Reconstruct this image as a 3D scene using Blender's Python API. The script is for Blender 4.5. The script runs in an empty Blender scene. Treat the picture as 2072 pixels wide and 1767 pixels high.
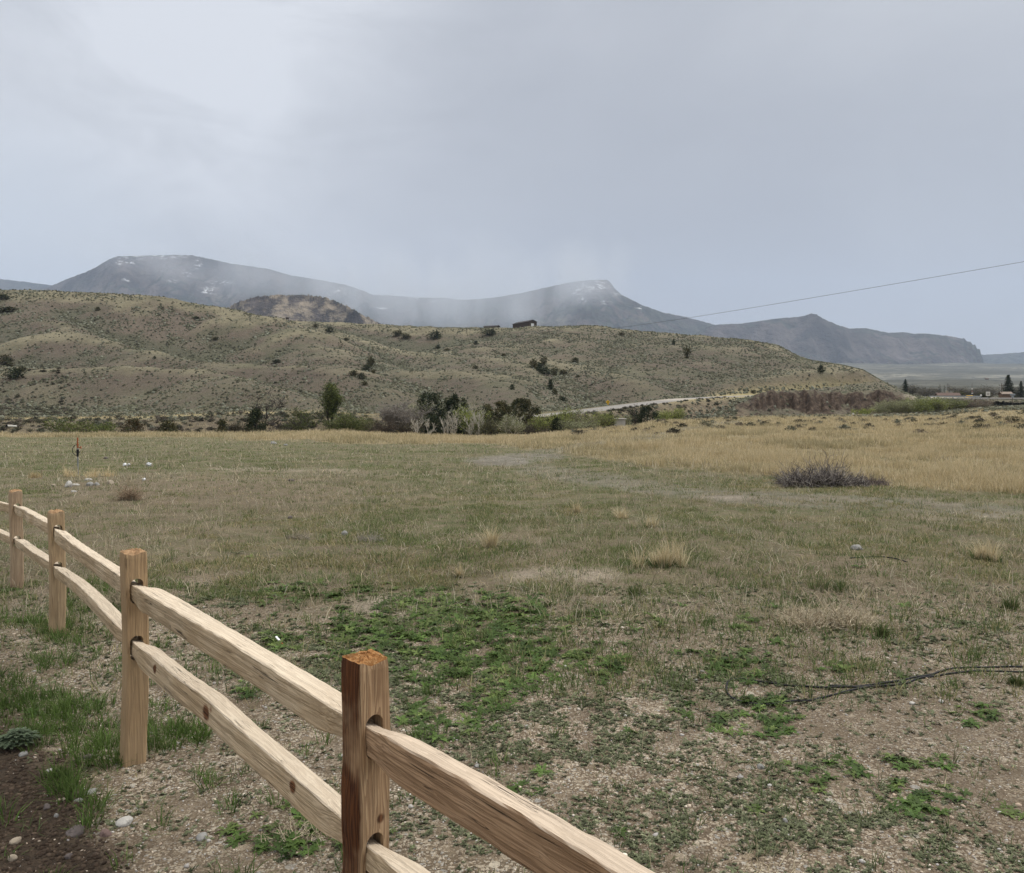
import bpy, bmesh, math, random
import numpy as np
from mathutils import Vector, Matrix
SC = bpy.context.scene
# ------------------------------------------------------------------ camera
CAM_H = 1.68
K = 1618.7          # focal length in pixels of a 2072-wide view of the photograph
CX, HY = 1036.0, 820.0
cam_d = bpy.data.cameras.new('camera'); cam = bpy.data.objects.new('camera', cam_d)
SC.collection.objects.link(cam); SC.camera = cam
cam.location = (0, 0, CAM_H); cam.rotation_euler = (math.radians(90), 0, 0)
cam_d.sensor_width = 36; cam_d.lens = 36*K/2072; cam_d.shift_y = -(883.5-HY)/2072
cam_d.clip_start = 0.05; cam_d.clip_end = 60000
# ------------------------------------------------------------------ sky
SUN_EL, SUN_AZ = math.radians(50), math.radians(65)   # azimuth clockwise from +y
w = bpy.data.worlds.new('World'); SC.world = w; w.use_nodes = True
nt = w.node_tree; nt.nodes.clear()
def wn(t, **k):
    n = nt.nodes.new(t)
    for a, b in k.items(): setattr(n, a, b)
    return n
wo = wn('ShaderNodeOutputWorld'); bg = wn('ShaderNodeBackground'); sky = wn('ShaderNodeTexSky')
sky.sky_type = 'NISHITA'; sky.sun_disc = False; sky.sun_elevation = SUN_EL; sky.sun_rotation = SUN_AZ
sky.dust_density = 3.0
geo = wn('ShaderNodeTexCoord')
def wmath(op, a, b=None, c=None, clamp=False):
    n = wn('ShaderNodeMath', operation=op); n.use_clamp = clamp
    for i, v in enumerate((a, b, c)):
        if v is None: continue
        if isinstance(v, (int, float)): n.inputs[i].default_value = v
        else: nt.links.new(v, n.inputs[i])
    return n.outputs[0]
def wmix(f, a, b):
    n = wn('ShaderNodeMix', data_type='RGBA')
    for s, v in ((0, f), (6, a), (7, b)):
        if isinstance(v, (int, float)): n.inputs[s].default_value = v
        elif isinstance(v, tuple): n.inputs[s].default_value = (*v, 1)
        else: nt.links.new(v, n.inputs[s])
    return n.outputs[2]
def wnoise(sc, loc, scale, detail, rough=.5, dist=0.):
    m = wn('ShaderNodeMapping'); nt.links.new(geo.outputs['Generated'], m.inputs[0])
    m.inputs['Scale'].default_value = sc; m.inputs['Location'].default_value = loc
    n = wn('ShaderNodeTexNoise'); nt.links.new(m.outputs[0], n.inputs['Vector'])
    n.inputs['Scale'].default_value = scale; n.inputs['Detail'].default_value = detail
    n.inputs['Roughness'].default_value = rough; n.inputs['Distortion'].default_value = dist
    return n.outputs['Fac']
def wblob(x, y, r0, r1):     # soft spot of sky around a direction (1 at its centre)
    v = Vector(((x-CX)/K, 1, (HY-y)/K)).normalized()
    n = wn('ShaderNodeVectorMath', operation='DOT_PRODUCT'); nt.links.new(geo.outputs['Generated'], n.inputs[0])
    n.inputs[1].default_value = v
    mr = wn('ShaderNodeMapRange', interpolation_type='SMOOTHSTEP'); nt.links.new(n.outputs['Value'], mr.inputs[0])
    mr.inputs[1].default_value = math.cos(math.radians(r1)); mr.inputs[2].default_value = math.cos(math.radians(r0))
    return mr.outputs[0]
n1 = wnoise((1, 1, 2.2), (3, 1, 2), 2.2, 6, .55, .5)
n2 = wnoise((1, 1, 2.6), (7, 4, 1), 4.0, 6, .6, .6)
base = wmix(wmath('MULTIPLY_ADD', n1, 2.6, -.8, clamp=True), (.395, .413, .452), (.515, .532, .568))
lump = wmath('MULTIPLY_ADD', n2, 2.4, -.7, clamp=True)
br = wmath('ADD', wmath('MULTIPLY', wblob(60, 40, 0, 42), .62), wmath('MULTIPLY', wblob(300, 190, 0, 10), .4))
br = wmath('ADD', br, wmath('MULTIPLY', wblob(600, 40, 0, 14), .4))
br = wmath('MULTIPLY', br, wmath('MULTIPLY_ADD', lump, .9, .35))
col = wmix(wmath('MINIMUM', br, 1.), base, (.70, .72, .765))
low = wmath('ADD', wmath('MULTIPLY', wblob(-20, 600, 0, 13), .8), wmath('MULTIPLY', wblob(2050, 640, 0, 17), .15))
col = wmix(wmath('MINIMUM', low, 1.), col, (.60, .64, .70))
dk = wmath('ADD', wmath('MULTIPLY', wblob(1150, 420, 2, 22), .5), wmath('MULTIPLY', wblob(1850, 420, 0, 14), .35))
col = wmix(dk, col, (.37, .385, .43))
sk = wn('ShaderNodeVectorMath', operation='SCALE'); nt.links.new(sky.outputs[0], sk.inputs[0]); sk.inputs['Scale'].default_value = .10
full = wmix(.96, sk.outputs[0], col)      # heavy overcast: nearly all cloud
# overcast: the cloud deck is brightest overhead, well above the picture
sz = wn('ShaderNodeSeparateXYZ'); nt.links.new(geo.outputs['Generated'], sz.inputs[0])
zr = wn('ShaderNodeMapRange', interpolation_type='SMOOTHSTEP'); nt.links.new(sz.outputs[2], zr.inputs[0])
for i, q in enumerate((.44, .95, 0, 1)): zr.inputs[i+1].default_value = q
full = wmix(zr.outputs[0], full, (1.75, 1.68, 1.58))
nt.links.new(full, bg.inputs[0]); bg.inputs[1].default_value = 1.08
nt.links.new(bg.outputs[0], wo.inputs[0])
# ------------------------------------------------------------------ sun, exposure
sl = bpy.data.lights.new('sun', 'SUN'); sl.energy = 2.0; sl.angle = math.radians(14); sl.color = (1, .96, .9)
so = bpy.data.objects.new('sun', sl); SC.collection.objects.link(so)
sd = Vector((math.sin(SUN_AZ)*math.cos(SUN_EL), math.cos(SUN_AZ)*math.cos(SUN_EL), math.sin(SUN_EL)))
so.rotation_euler = sd.to_track_quat('Z', 'Y').to_euler(); so.location = (0, -5, 30)
vs = SC.view_settings; vs.view_transform = 'Standard'; vs.look = 'None'; vs.exposure = 0.08; vs.gamma = 1
SC.render.engine = 'CYCLES'
cy = SC.cycles; cy.use_denoising = True; cy.max_bounces = 5; cy.diffuse_bounces = 2; cy.volume_bounces = 1
cy.transparent_max_bounces = 4; cy.glossy_bounces = 2; cy.transmission_bounces = 2
# ------------------------------------------------------------------ helpers
def link(o): SC.collection.objects.link(o); return o
def tag(o, label=None, cat=None, group=None, kind=None):
    if label: o['label'] = label
    if cat: o['category'] = cat
    if group: o['group'] = group
    if kind: o['kind'] = kind
    return o
def empty(name, loc=(0, 0, 0), rz=0):
    o = bpy.data.objects.new(name, None); o.location = loc; o.rotation_euler = (0, 0, rz); o.empty_display_size = .2
    return link(o)
def tri_mesh(name, V, F, mat=None, attrs=None, smooth=False, parent=None, mesh_only=False):
    V = np.asarray(V, np.float32); F = np.asarray(F, np.int32); k = F.shape[1]
    me = bpy.data.meshes.new(name); me.vertices.add(len(V)); me.vertices.foreach_set('co', V.ravel())
    me.loops.add(F.size); me.loops.foreach_set('vertex_index', F.ravel())
    me.polygons.add(len(F)); me.polygons.foreach_set('loop_start', np.arange(0, F.size, k, dtype=np.int32))
    if smooth: me.polygons.foreach_set('use_smooth', np.ones(len(F), bool))
    me.update(calc_edges=True)
    for an, av in (attrs or {}).items():
        av = np.asarray(av, np.float32)
        if av.ndim == 1:
            a = me.attributes.new(an, 'FLOAT', 'POINT'); a.data.foreach_set('value', av)
        else:
            a = me.color_attributes.new(an, 'FLOAT_COLOR', 'POINT')
            c = np.ones((len(av), 4), np.float32); c[:, :3] = av; a.data.foreach_set('color', c.ravel())
    if mat: me.materials.append(mat)
    if mesh_only: return me
    o = bpy.data.objects.new(name, me); link(o)
    if parent: o.parent = parent
    return o
def bm_obj(name, bm, mat=None, parent=None, smooth=False):
    me = bpy.data.meshes.new(name); bm.to_mesh(me); bm.free()
    if smooth: me.polygons.foreach_set('use_smooth', np.ones(len(me.polygons), bool))
    if mat: me.materials.append(mat)
    o = bpy.data.objects.new(name, me); link(o)
    if parent: o.parent = parent
    return o
def add_box(bm, c, s, rz=0, bevel=0):
    r = bmesh.ops.create_cube(bm, size=1)
    M = Matrix.Translation(c) @ Matrix.Rotation(rz, 4, 'Z') @ Matrix.Diagonal((*s, 1))
    bmesh.ops.transform(bm, matrix=M, verts=r['verts'])
    if bevel: bmesh.ops.bevel(bm, geom=list({e for v in r['verts'] for e in v.link_edges}), offset=bevel, segments=1, affect='EDGES')
def px(x, y, d): return Vector(((x-CX)/K*d, d, CAM_H-(y-HY)/K*d))
# gradient noise -----------------------------------------------------------
def _h(ix, iy, seed):
    h = (ix.astype(np.int64)*374761393 + iy.astype(np.int64)*668265263 + seed*974634777) & 0xffffffff
    h = ((h ^ (h >> 13))*1274126177) & 0xffffffff
    return ((h ^ (h >> 16)) & 0xffff)/65536.0*2*np.pi
def noise(x, y, seed=0):
    x = np.asarray(x, float); y = np.asarray(y, float)
    ix, iy = np.floor(x), np.floor(y); fx, fy = x-ix, y-iy
    u = fx*fx*fx*(fx*(fx*6-15)+10); v = fy*fy*fy*(fy*(fy*6-15)+10)
    def g(a, b):
        t = _h(ix+a, iy+b, seed); return np.cos(t)*(fx-a)+np.sin(t)*(fy-b)
    return ((g(0, 0)*(1-u)+g(1, 0)*u)*(1-v)+(g(0, 1)*(1-u)+g(1, 1)*u)*v)*1.5
def fbm(x, y, seed=0, o=4, gain=.5):
    s = 0; a = 1; t = 0
    for i in range(o):
        s = s + a*noise(x*2**i+i*17.3, y*2**i-i*9.1, seed+i); t += a; a *= gain
    return s/t*1.3
def sstep(a, b, x):
    t = np.clip((x-a)/(b-a), 0, 1); return t*t*(3-2*t)
# material DSL -------------------------------------------------------------
class N:
    def __init__(s, name):
        s.m = bpy.data.materials.new(name); s.m.use_nodes = True; s.t = s.m.node_tree; s.t.nodes.clear()
        s.out = s.t.nodes.new('ShaderNodeOutputMaterial'); s.b = s.t.nodes.new('ShaderNodeBsdfPrincipled')
        s.t.links.new(s.b.outputs[0], s.out.inputs[0]); s.tc = s.t.nodes.new('ShaderNodeTexCoord')
        s.b.inputs['Roughness'].default_value = .9; s.b.inputs['Specular IOR Level'].default_value = .2
    def put(s, sock, v):
        if isinstance(v, (int, float)): sock.default_value = v
        elif isinstance(v, tuple): sock.default_value = v if len(v) == len(sock.default_value) else (*v, 1)
        else: s.t.links.new(v, sock)
    def new(s, t, **k):
        n = s.t.nodes.new(t)
        for a, b in k.items(): setattr(n, a, b)
        return n
    def vec(s, src='Object', scale=(1, 1, 1), loc=(0, 0, 0), rot=(0, 0, 0)):
        n = s.new('ShaderNodeMapping'); s.t.links.new(s.tc.outputs[src] if isinstance(src, str) else src, n.inputs[0])
        n.inputs['Scale'].default_value = scale; n.inputs['Location'].default_value = loc; n.inputs['Rotation'].default_value = rot
        return n.outputs[0]
    def noise(s, scale, detail=4, rough=.55, v=None, dist=0, out='Fac'):
        n = s.new('ShaderNodeTexNoise'); s.t.links.new(v or s.tc.outputs['Object'], n.inputs['Vector'])
        for a, b in (('Scale', scale), ('Detail', detail), ('Roughness', rough), ('Distortion', dist)): n.inputs[a].default_value = b
        return n.outputs[out]
    def voro(s, scale, v=None, feat='F1', rnd=1.):
        n = s.new('ShaderNodeTexVoronoi', feature=feat); s.t.links.new(v or s.tc.outputs['Object'], n.inputs['Vector'])
        n.inputs['Scale'].default_value = scale; n.inputs['Randomness'].default_value = rnd
        return n
    def math(s, op, a, b=None, c=None, clamp=False):
        n = s.new('ShaderNodeMath', operation=op); n.use_clamp = clamp
        for i, v in enumerate((a, b, c)):
            if v is not None: s.put(n.inputs[i], v)
        return n.outputs[0]
    def rng(s, v, a, b, c=0., d=1.):
        n = s.new('ShaderNodeMapRange', interpolation_type='SMOOTHSTEP'); s.put(n.inputs[0], v)
        for i, q in enumerate((a, b, c, d)): n.inputs[i+1].default_value = q
        return n.outputs[0]
    def mix(s, f, a, b, mode='MIX'):
        n = s.new('ShaderNodeMix', data_type='RGBA', blend_type=mode)
        s.put(n.inputs[0], f); s.put(n.inputs[6], a); s.put(n.inputs[7], b); return n.outputs[2]
    def ramp(s, f, *st):
        n = s.new('ShaderNodeValToRGB'); s.put(n.inputs[0], f); e = n.color_ramp.elements
        while len(e) < len(st): e.new(.5)
        for q, (p, c) in zip(e, st): q.position = p; q.color = (*c, 1)
        return n.outputs[0]
    def attr(s, name):
        n = s.new('ShaderNodeAttribute', attribute_name=name); return n.outputs['Fac']
    def acol(s, name):
        n = s.new('ShaderNodeAttribute', attribute_name=name); return n.outputs['Color']
    def bump(s, h, strength=.5, dist=.02, prev=None):
        n = s.new('ShaderNodeBump'); s.put(n.inputs['Height'], h)
        n.inputs['Strength'].default_value = strength; n.inputs['Distance'].default_value = dist
        if prev: s.t.links.new(prev, n.inputs['Normal'])
        return n.outputs[0]
    def col(s, v): s.put(s.b.inputs['Base Color'], v); return s
    def nor(s, v): s.t.links.new(v, s.b.inputs['Normal']); return s
    def set(s, **k):
        for a, b in k.items(): s.put(s.b.inputs[a.replace('_', ' ')], b)
        return s
def flat(name, c, rough=.8, var=.25, scale=6., **k):
    n = N(name); q = n.noise(scale, 5)
    a = tuple(x*(1-var) for x in c); b = tuple(x*(1+var) for x in c)
    n.col(n.ramp(q, (.3, a), (.7, b))); n.set(Roughness=rough, **k); return n.m
# ================================================================== terrain
def lut(*p): return np.array([q[0] for q in p], float), np.array([q[1:] for q in p], float)
# crest of the field: view column, distance, view row
FX, FY = lut((-900, 62, 890), (0, 66, 883), (300, 68, 880), (500, 70, 879), (700, 72, 878), (850, 76, 884), (1000, 80, 887), (1090, 88, 882), (1180, 96, 872),
             (1280, 112, 864), (1330, 118, 853), (1420, 130, 850), (1480, 150, 846), (1560, 165, 842), (1800, 175, 840), (1900, 180, 836), (1960, 170, 829), (2072, 165, 822), (2800, 160, 815))
# foot of the far bank: column, distance, row
BX, BY = lut((-900, 128, 852), (0, 132, 850), (300, 136, 846), (520, 140, 836), (700, 144, 838), (850, 148, 842), (1060, 152, 845), (1150, 160, 836), (1280, 185, 821),
             (1380, 212, 808), (1480, 240, 804), (1530, 214, 842), (1860, 214, 842), (1960, 300, 815), (2800, 300, 812))
RAV = lut((-900, 2.4), (700, 2.4), (1000, 2.6), (1250, 2.6), (1400, 2.), (1480, 1.6), (1560, .4), (1850, .8), (1950, 1.6), (2800, 1.))
def prof(a):
    Dc = np.interp(a, FX, FY[:, 0]); yc = np.interp(a, FX, FY[:, 1])
    Db = np.interp(a, BX, BY[:, 0]); yb = np.interp(a, BX, BY[:, 1])
    return Dc, CAM_H-(yc-HY)/K*Dc, Db, CAM_H-(yb-HY)/K*Db, np.interp(a, RAV[0], RAV[1][:, 0])
RIDGES = [
 (.46, 12, [(-900, 540, 450), (-400, 560, 440), (0, 585, 430), (300, 597, 420), (470, 625, 410), (540, 640, 400), (600, 665, 375), (650, 700, 340), (700, 735, 295), (760, 788, 240), (800, 828, 200)]),
 (.5, 8, [(60, 600, 415), (130, 660, 350), (250, 698, 320), (400, 728, 285), (560, 740, 262), (650, 737, 255), (700, 745, 236), (750, 783, 212), (790, 820, 190)]),
 (.5, 8, [(-300, 700, 300), (100, 745, 240), (300, 742, 230), (400, 745, 222), (480, 762, 205), (600, 800, 180), (660, 830, 162)]),
 (.42, 14, [(590, 648, 560), (770, 656, 540), (850, 660, 520), (1000, 664, 500), (1090, 661, 490), (1200, 661, 480)]),
 (.21, 24, [(1200, 661, 480), (1300, 672, 470), (1400, 682, 460), (1500, 703, 440), (1600, 725, 420), (1700, 740, 410), (1745, 749, 400), (1790, 775, 385), (1830, 798, 375), (1870, 815, 370)]),
 (.5, 8, [(620, 652, 540), (700, 676, 470), (753, 698, 410), (844, 712, 375), (964, 719, 350), (1034, 733, 322), (1062, 747, 300), (1095, 775, 270)]),
 (.52, 8, [(775, 735, 340), (816, 751, 275), (894, 751, 255), (950, 758, 240), (999, 769, 225), (1052, 800, 198), (1078, 832, 176)]),
 (.52, 8, [(925, 742, 330), (982, 754, 290), (1052, 765, 260), (1098, 790, 230), (1154, 828, 195)]),
 (.5, 8, [(1040, 690, 430), (1105, 737, 350), (1210, 747, 300), (1263, 758, 280), (1298, 779, 260), (1340, 806, 240)]),
 (.4, 10, [(1330, 690, 440), (1400, 735, 360), (1480, 765, 300), (1540, 790, 265)]),
]
RP = []
for s_, w_, pts in RIDGES: RP.append((s_, w_, np.array([px(*p)[:] for p in pts])))
ROADP = np.array([px(*p)[:] for p in [(-900, 848, 134), (0, 848, 138), (300, 844, 141), (500, 834, 145), (700, 838, 149), (900, 843, 152), (1060, 845, 156), (1150, 837, 166), (1210, 829, 178), (1280, 820, 192), (1376, 808, 220), (1470, 803, 250), (1560, 800, 275), (1700, 800, 300), (1850, 803, 320), (2000, 806, 300), (2300, 806, 290)]])
def seg_dist(x, y, P):
    best = np.full(x.shape, 1e9); z = np.zeros(x.shape)
    for p, q in zip(P[:-1], P[1:]):
        dx, dy = q[0]-p[0], q[1]-p[1]; L = dx*dx+dy*dy
        t = np.clip(((x-p[0])*dx+(y-p[1])*dy)/L, 0, 1)
        d = np.hypot(x-p[0]-t*dx, y-p[1]-t*dy); m = d < best
        best = np.where(m, d, best); z = np.where(m, p[2]+t*(q[2]-p[2]), z)
    return best, z
def seg_ridge(x, y, P, s_, w_):
    best = np.full(x.shape, -1e9)
    for p, q in zip(P[:-1], P[1:]):
        dx, dy = q[0]-p[0], q[1]-p[1]; L = dx*dx+dy*dy
        t = np.clip(((x-p[0])*dx+(y-p[1])*dy)/L+(q[2]-p[2])/(s_*L)*0, 0, 1)
        d = np.hypot(x-p[0]-t*dx, y-p[1]-t*dy)
        best = np.maximum(best, p[2]+t*(q[2]-p[2])-s_*(np.sqrt(d*d+w_*w_)-w_))
    return best
def azi(x, y):
    yy = np.maximum(y, .15*np.abs(x)+1e-3)
    return np.clip(x/yy*K+CX, -900, 2800)
def zt(x, y, full=False):
    x = np.asarray(x, float); y = np.asarray(y, float); sh = x.shape
    x = x.ravel(); y = y.ravel()
    d = np.where(y > 0, np.maximum(y, np.hypot(x, y)*.55), np.hypot(x, y)*.55); a = azi(x, y)
    Dc, Zc, Db, Zb, rv = prof(a)
    z = Zc*np.clip(d/Dc, 0, 1)**2
    z = z + .10*fbm(x/9., y/9., 5, 3)*sstep(6, 14, d) + .035*fbm(x/1.7, y/1.7, 9, 3)*sstep(1.5, 4, d)*(1-sstep(60, 120, d))+.010*fbm(x/.35, y/.35, 19, 3)*(1-sstep(9, 20, d))
    Dr = Dc+(Db-Dc)*.55
    zr = np.minimum(Zc, Zb)-rv
    t1 = sstep(0, 1, (d-Dc*1.01)/(Dr-Dc*1.01)); z = np.where(d > Dc*1.01, z+(zr-z)*t1, z)
    t2 = sstep(0, 1, (d-Dr)/(Db-Dr)); z = np.where(d > Dr, zr+(Zb-zr)*t2, z)
    # far valley floor: each column rises from the bank towards the distant plain
    pz = np.interp(d, [0, 214, 300, 420, 560, 1000, 1700, 3000, 4500, 5600, 7000], [-1.5, .5, 2.6, 6, 8, 19, 42, 100, 205, 290, 330])
    far = sstep(0, 60, d-Db)
    z = np.where(d > Db, Zb+(np.maximum(pz, Zb)-Zb)*far, z)
    # cut bank over the right half
    m = sstep(1475, 1535, a)*(1-sstep(1835, 1885, a))
    er = fbm(a/30., d/40, 31, 3)*5+fbm(a/9., d/9, 33, 3)*1.6+5*noise(a/70., d/90, 37)
    topy = np.interp(a, [1475, 1500, 1530, 1560, 1650, 1700, 1712, 1740, 1800, 1850, 1885], [812, 803, 796, 792, 794, 796, 800, 794, 795, 799, 812])
    topy = topy+2.6*fbm(a/26., a*0+5, 47, 4)+4*sstep(1640, 1500, a)
    zb_top = CAM_H-(topy-HY)/K*225
    st = sstep(0, 1, (d-209-er-1.5*fbm(a/14., z*0, 35, 3))/(13+6*noise(a/35., d*0, 36)))
    bank = -1.2+(zb_top+1.2)*(.22*sstep(200, 214, d+er)+.78*st)+(.7*fbm(x/5., y/5., 41, 5)+.9*np.abs(fbm(x/3., y/12., 43, 3)))
    z = np.where((m > 0) & (d > 196), z+(np.maximum(bank, z)-z)*m*sstep(196, 203, d)*(1-sstep(300, 360, d)), z)
    ridge_w = np.zeros(len(x)); hm = (d > 120) & (d < 1300)
    cut = np.zeros(len(x))
    if hm.any():
        X, Y = x[hm], y[hm]; wx = X+4*fbm(X/55., Y/55., 61, 2); wy = Y+4*fbm(X/45.+9, Y/45., 63, 3)
        acc = z[hm]/5.; zh = []
        for s_, w_, P in RP:
            zh.append(seg_ridge(wx, wy, P, s_, w_))
        zh = np.array([z[hm]]+zh)/.9; mx = zh.max(0)
        zz = .9*(mx+np.log(np.exp(zh-mx).sum(0)))
        lift = sstep(0, 10, zz-z[hm])
        gul = np.abs(fbm(X/30., Y/48., 71, 3)); zz = zz+lift*(.7*fbm(X/26., Y/26., 73, 4)+1.5*gul-.7+.2*fbm(X/5., Y/5., 75, 3))
        zz = np.maximum(zz, z[hm]-1)
        fade = 1-sstep(900, 1300, d[hm])
        z[hm] = z[hm]+(zz-z[hm])*fade; ridge_w[hm] = lift*fade
    # the long hill runs out into the valley
    sk_ = CAM_H-(np.interp(a, [1500, 1600, 1700, 1745, 1790, 1830, 1870, 2800], [690, 724, 739, 749, 775, 797, 808, 811])-HY)/K*d
    cm = (a > 1560) & (d > 225) & (d < 540); over = np.maximum(z-sk_, 0)
    z = np.where(cm, z-over*sstep(1560, 1640, a)*(1-sstep(470, 540, d)), z)
    # road bed
    rm = (d > 110) & (d < 420)
    q = np.full(len(x), 1e3)
    if rm.any():
        qq, rz = seg_dist(x[rm], y[rm], ROADP); q[rm] = qq
        z[rm] = rz+(z[rm]-rz)*sstep(4.5, 13, qq)
    z = np.where(d > 500, z+sstep(500, 1500, d)*(18*fbm(x/700., y/700., 81, 4)+5*fbm(x/160., y/160., 83, 3)), z)
    if full: return z.reshape(sh), ridge_w.reshape(sh), q.reshape(sh), d.reshape(sh), a.reshape(sh)
    return z.reshape(sh)
def z1(x, y): return float(zt(np.array([x]), np.array([y]))[0])
def view(x, y, z): return x/y*K+CX, HY+(CAM_H-z)/y*K
# ---- where things grow: masks from the position on the ground ----
def ell(a, yy, L, soft=.5):
    m = np.zeros(np.shape(a))
    for cx, cy, rx, ry, w_ in L:
        r = np.hypot((a-cx)/rx, (yy-cy)/ry); m = np.maximum(m, w_*(1-sstep(1-soft, 1+soft, r)))
    return m
def polyd(a, yy, P):
    b = np.full(np.shape(a), 1e9)
    for p, q in zip(P[:-1], P[1:]):
        dx, dy = q[0]-p[0], q[1]-p[1]; t = np.clip(((a-p[0])*dx+(yy-p[1])*dy)/(dx*dx+dy*dy), 0, 1)
        b = np.minimum(b, np.hypot(a-p[0]-t*dx, (yy-p[1]-t*dy)*4))
    return b
GREEN = [(640, 1200, 110, 25, .7), (760, 1290, 130, 55, 1), (880, 1250, 110, 50, .8), (900, 1330, 90, 60, 1), (1010, 1270, 140, 60, .9), (1060, 1330, 130, 55, 1), (1160, 1340, 110, 40, .9),
         (1010, 1400, 60, 60, .9), (860, 1440, 60, 30, .6), (930, 1480, 90, 28, .6), (1190, 1240, 60, 16, .6), (1560, 1455, 70, 45, 1), (1480, 1475, 40, 25, .9), (1500, 1350, 80, 30, .7),
         (1660, 1560, 80, 30, .9), (1720, 1345, 60, 14, .7), (1850, 1610, 80, 55, .9), (1860, 1550, 60, 25, .7), (1980, 1460, 50, 24, .8), (1310, 1265, 40, 18, .5), (570, 1300, 50, 22, .8), (500, 1395, 50, 25, .7),
         (640, 1680, 130, 45, 1), (560, 1700, 90, 40, .8), (900, 1600, 60, 30, .4), (1060, 1590, 60, 30, .5), (480, 1320, 60, 22, .5), (1500, 1270, 50, 14, .4), (1420, 1310, 40, 18, .4), (2050, 1640, 40, 40, .7),
         (1370, 1430, 40, 20, .4), (1260, 1500, 40, 15, .4), (1310, 1385, 30, 12, .4), (720, 1190, 90, 18, .6), (1620, 1300, 40, 12, .3)]
TUFT = [(120, 1450, 90, 45, 1), (60, 1480, 70, 40, .8), (190, 1500, 60, 40, .9), (230, 1540, 50, 28, 1), (150, 1590, 50, 22, .9), (185, 1640, 34, 26, 1), (240, 1735, 30, 18, .8), (350, 1490, 70, 34, 1),
        (320, 1440, 34, 14, .8), (100, 1335, 50, 18, .9), (20, 1420, 60, 30, .8), (115, 1285, 60, 22, 1), (190, 1290, 40, 14, .4), (20, 1260, 60, 25, .5), (200, 1210, 90, 40, .6), (180, 1325, 24, 10, .7),
        (150, 1235, 30, 20, .8), (30, 1230, 60, 20, .5), (10, 1370, 30, 15, .4), (430, 1530, 20, 8, .3)]
SOILD = [(0, 1650, 200, 130, 1), (60, 1760, 190, 90, 1), (100, 1560, 110, 40, .7), (-150, 1600, 250, 200, 1)]
SOILB = [(1980, 1640, 150, 80, .9), (1750, 1440, 220, 60, .7), (1640, 1320, 200, 40, .5), (1350, 1300, 90, 40, .6), (80, 1190, 150, 30, .5), (950, 1555, 120, 18, .6), (1950, 1250, 300, 70, .5), (1240, 1380, 60, 25, .5),
         (1050, 1110, 200, 22, .4), (400, 1000, 380, 38, .75), (250, 1060, 260, 40, .5), (1700, 1170, 250, 30, .45), (1850, 1500, 200, 60, .5)]
MAT = [(1480, 1390, 160, 60, .8), (1250, 1510, 200, 60, 1), (1050, 1520, 180, 50, .8), (1500, 1640, 280, 60, .9), (1250, 1700, 300, 60, .8), (700, 1370, 200, 70, .8), (560, 1330, 120, 60, .7), (960, 1660, 180, 50, .6),
       (1700, 1700, 280, 70, .9), (2000, 1740, 100, 40, .8), (1120, 1450, 180, 40, .7), (840, 1400, 140, 50, .8), (860, 1500, 60, 50, .7), (1800, 1400, 150, 30, .4), (420, 1210, 80, 20, .4), (1600, 1540, 130, 30, .5), (1900, 1290, 200, 30, .4)]
PALE = [(1480, 1008, 70, 5, .9), (1600, 1012, 120, 5, .4), (2000, 1043, 160, 6, .5), (600, 952, 150, 4, .5), (480, 948, 60, 3, .6), (700, 960, 120, 4, .35), (1140, 1165, 120, 14, .6), (800, 1230, 90, 16, .7), (1060, 1210, 60, 8, .4), (380, 1180, 120, 10, .3)]
def masks(x, y, z=None):
    a = x/np.maximum(y, .2)*K+CX; zz = zt(x, y) if z is None else z
    yy = HY+(CAM_H-zz)/np.maximum(y, .2)*K
    j = fbm(x/1.3, y/1.3, 101, 3); aj = a+j*25*np.clip((yy-HY)/500, .1, 1.5); yj = yy+fbm(x/1.1, y/1.1, 103, 3)*18*np.clip((yy-880)/400, .06, 1.2)
    M = {}
    M['green'] = ell(aj, yj, GREEN); M['tuft'] = ell(aj, yj, TUFT); M['soild'] = ell(aj, yj, SOILD, .3); M['soilb'] = ell(aj, yj, SOILB); M['mat'] = ell(aj, yj, MAT); M['pale'] = ell(aj, yj, PALE)
    g = np.interp(a, [900, 1000, 1090, 1200, 1350, 1500, 1650, 1800, 2072, 2600], [884, 900, 912, 930, 945, 960, 972, 985, 1000, 1010])
    gw = fbm(x/5., y/5., 105, 3)*7
    gold = sstep(6, -5, yy+gw-g)*sstep(940, 1100, a+gw*5)
    strip = sstep(0, 2.5, 892+6*fbm(x/6., y/6., 107, 3)+8*sstep(620, 700, a)-yy)*sstep(380, 560, a)*(1-sstep(1150, 1250, a))
    strip2 = .7*sstep(886.5, 884.5, yy)*(1-sstep(380, 560, a))
    tr = polyd(a, yy, [(965, 932), (1050, 926), (1100, 915), (1180, 903), (1260, 893), (1400, 868), (1480, 856)])
    tr2 = polyd(a, yy, [(1090, 950), (1300, 985), (1480, 1006), (1750, 1016), (2100, 1040)])
    M['path'] = np.maximum(ell(aj, yj, [(1015, 933, 62, 11, 1), (1075, 925, 70, 9, .8)], .25), np.maximum(.55*(1-sstep(14, 32, tr+gw)), .55*(1-sstep(30, 70, tr2+gw*3))))
    M['gold'] = np.clip(np.maximum(np.maximum(gold, strip), strip2)-M['path'], 0, 1)
    M['grav'] = sstep(1150, 1290, yy+j*40)*(1-M['soild'])
    M['yy'] = yy; M['a'] = a
    return M
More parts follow.
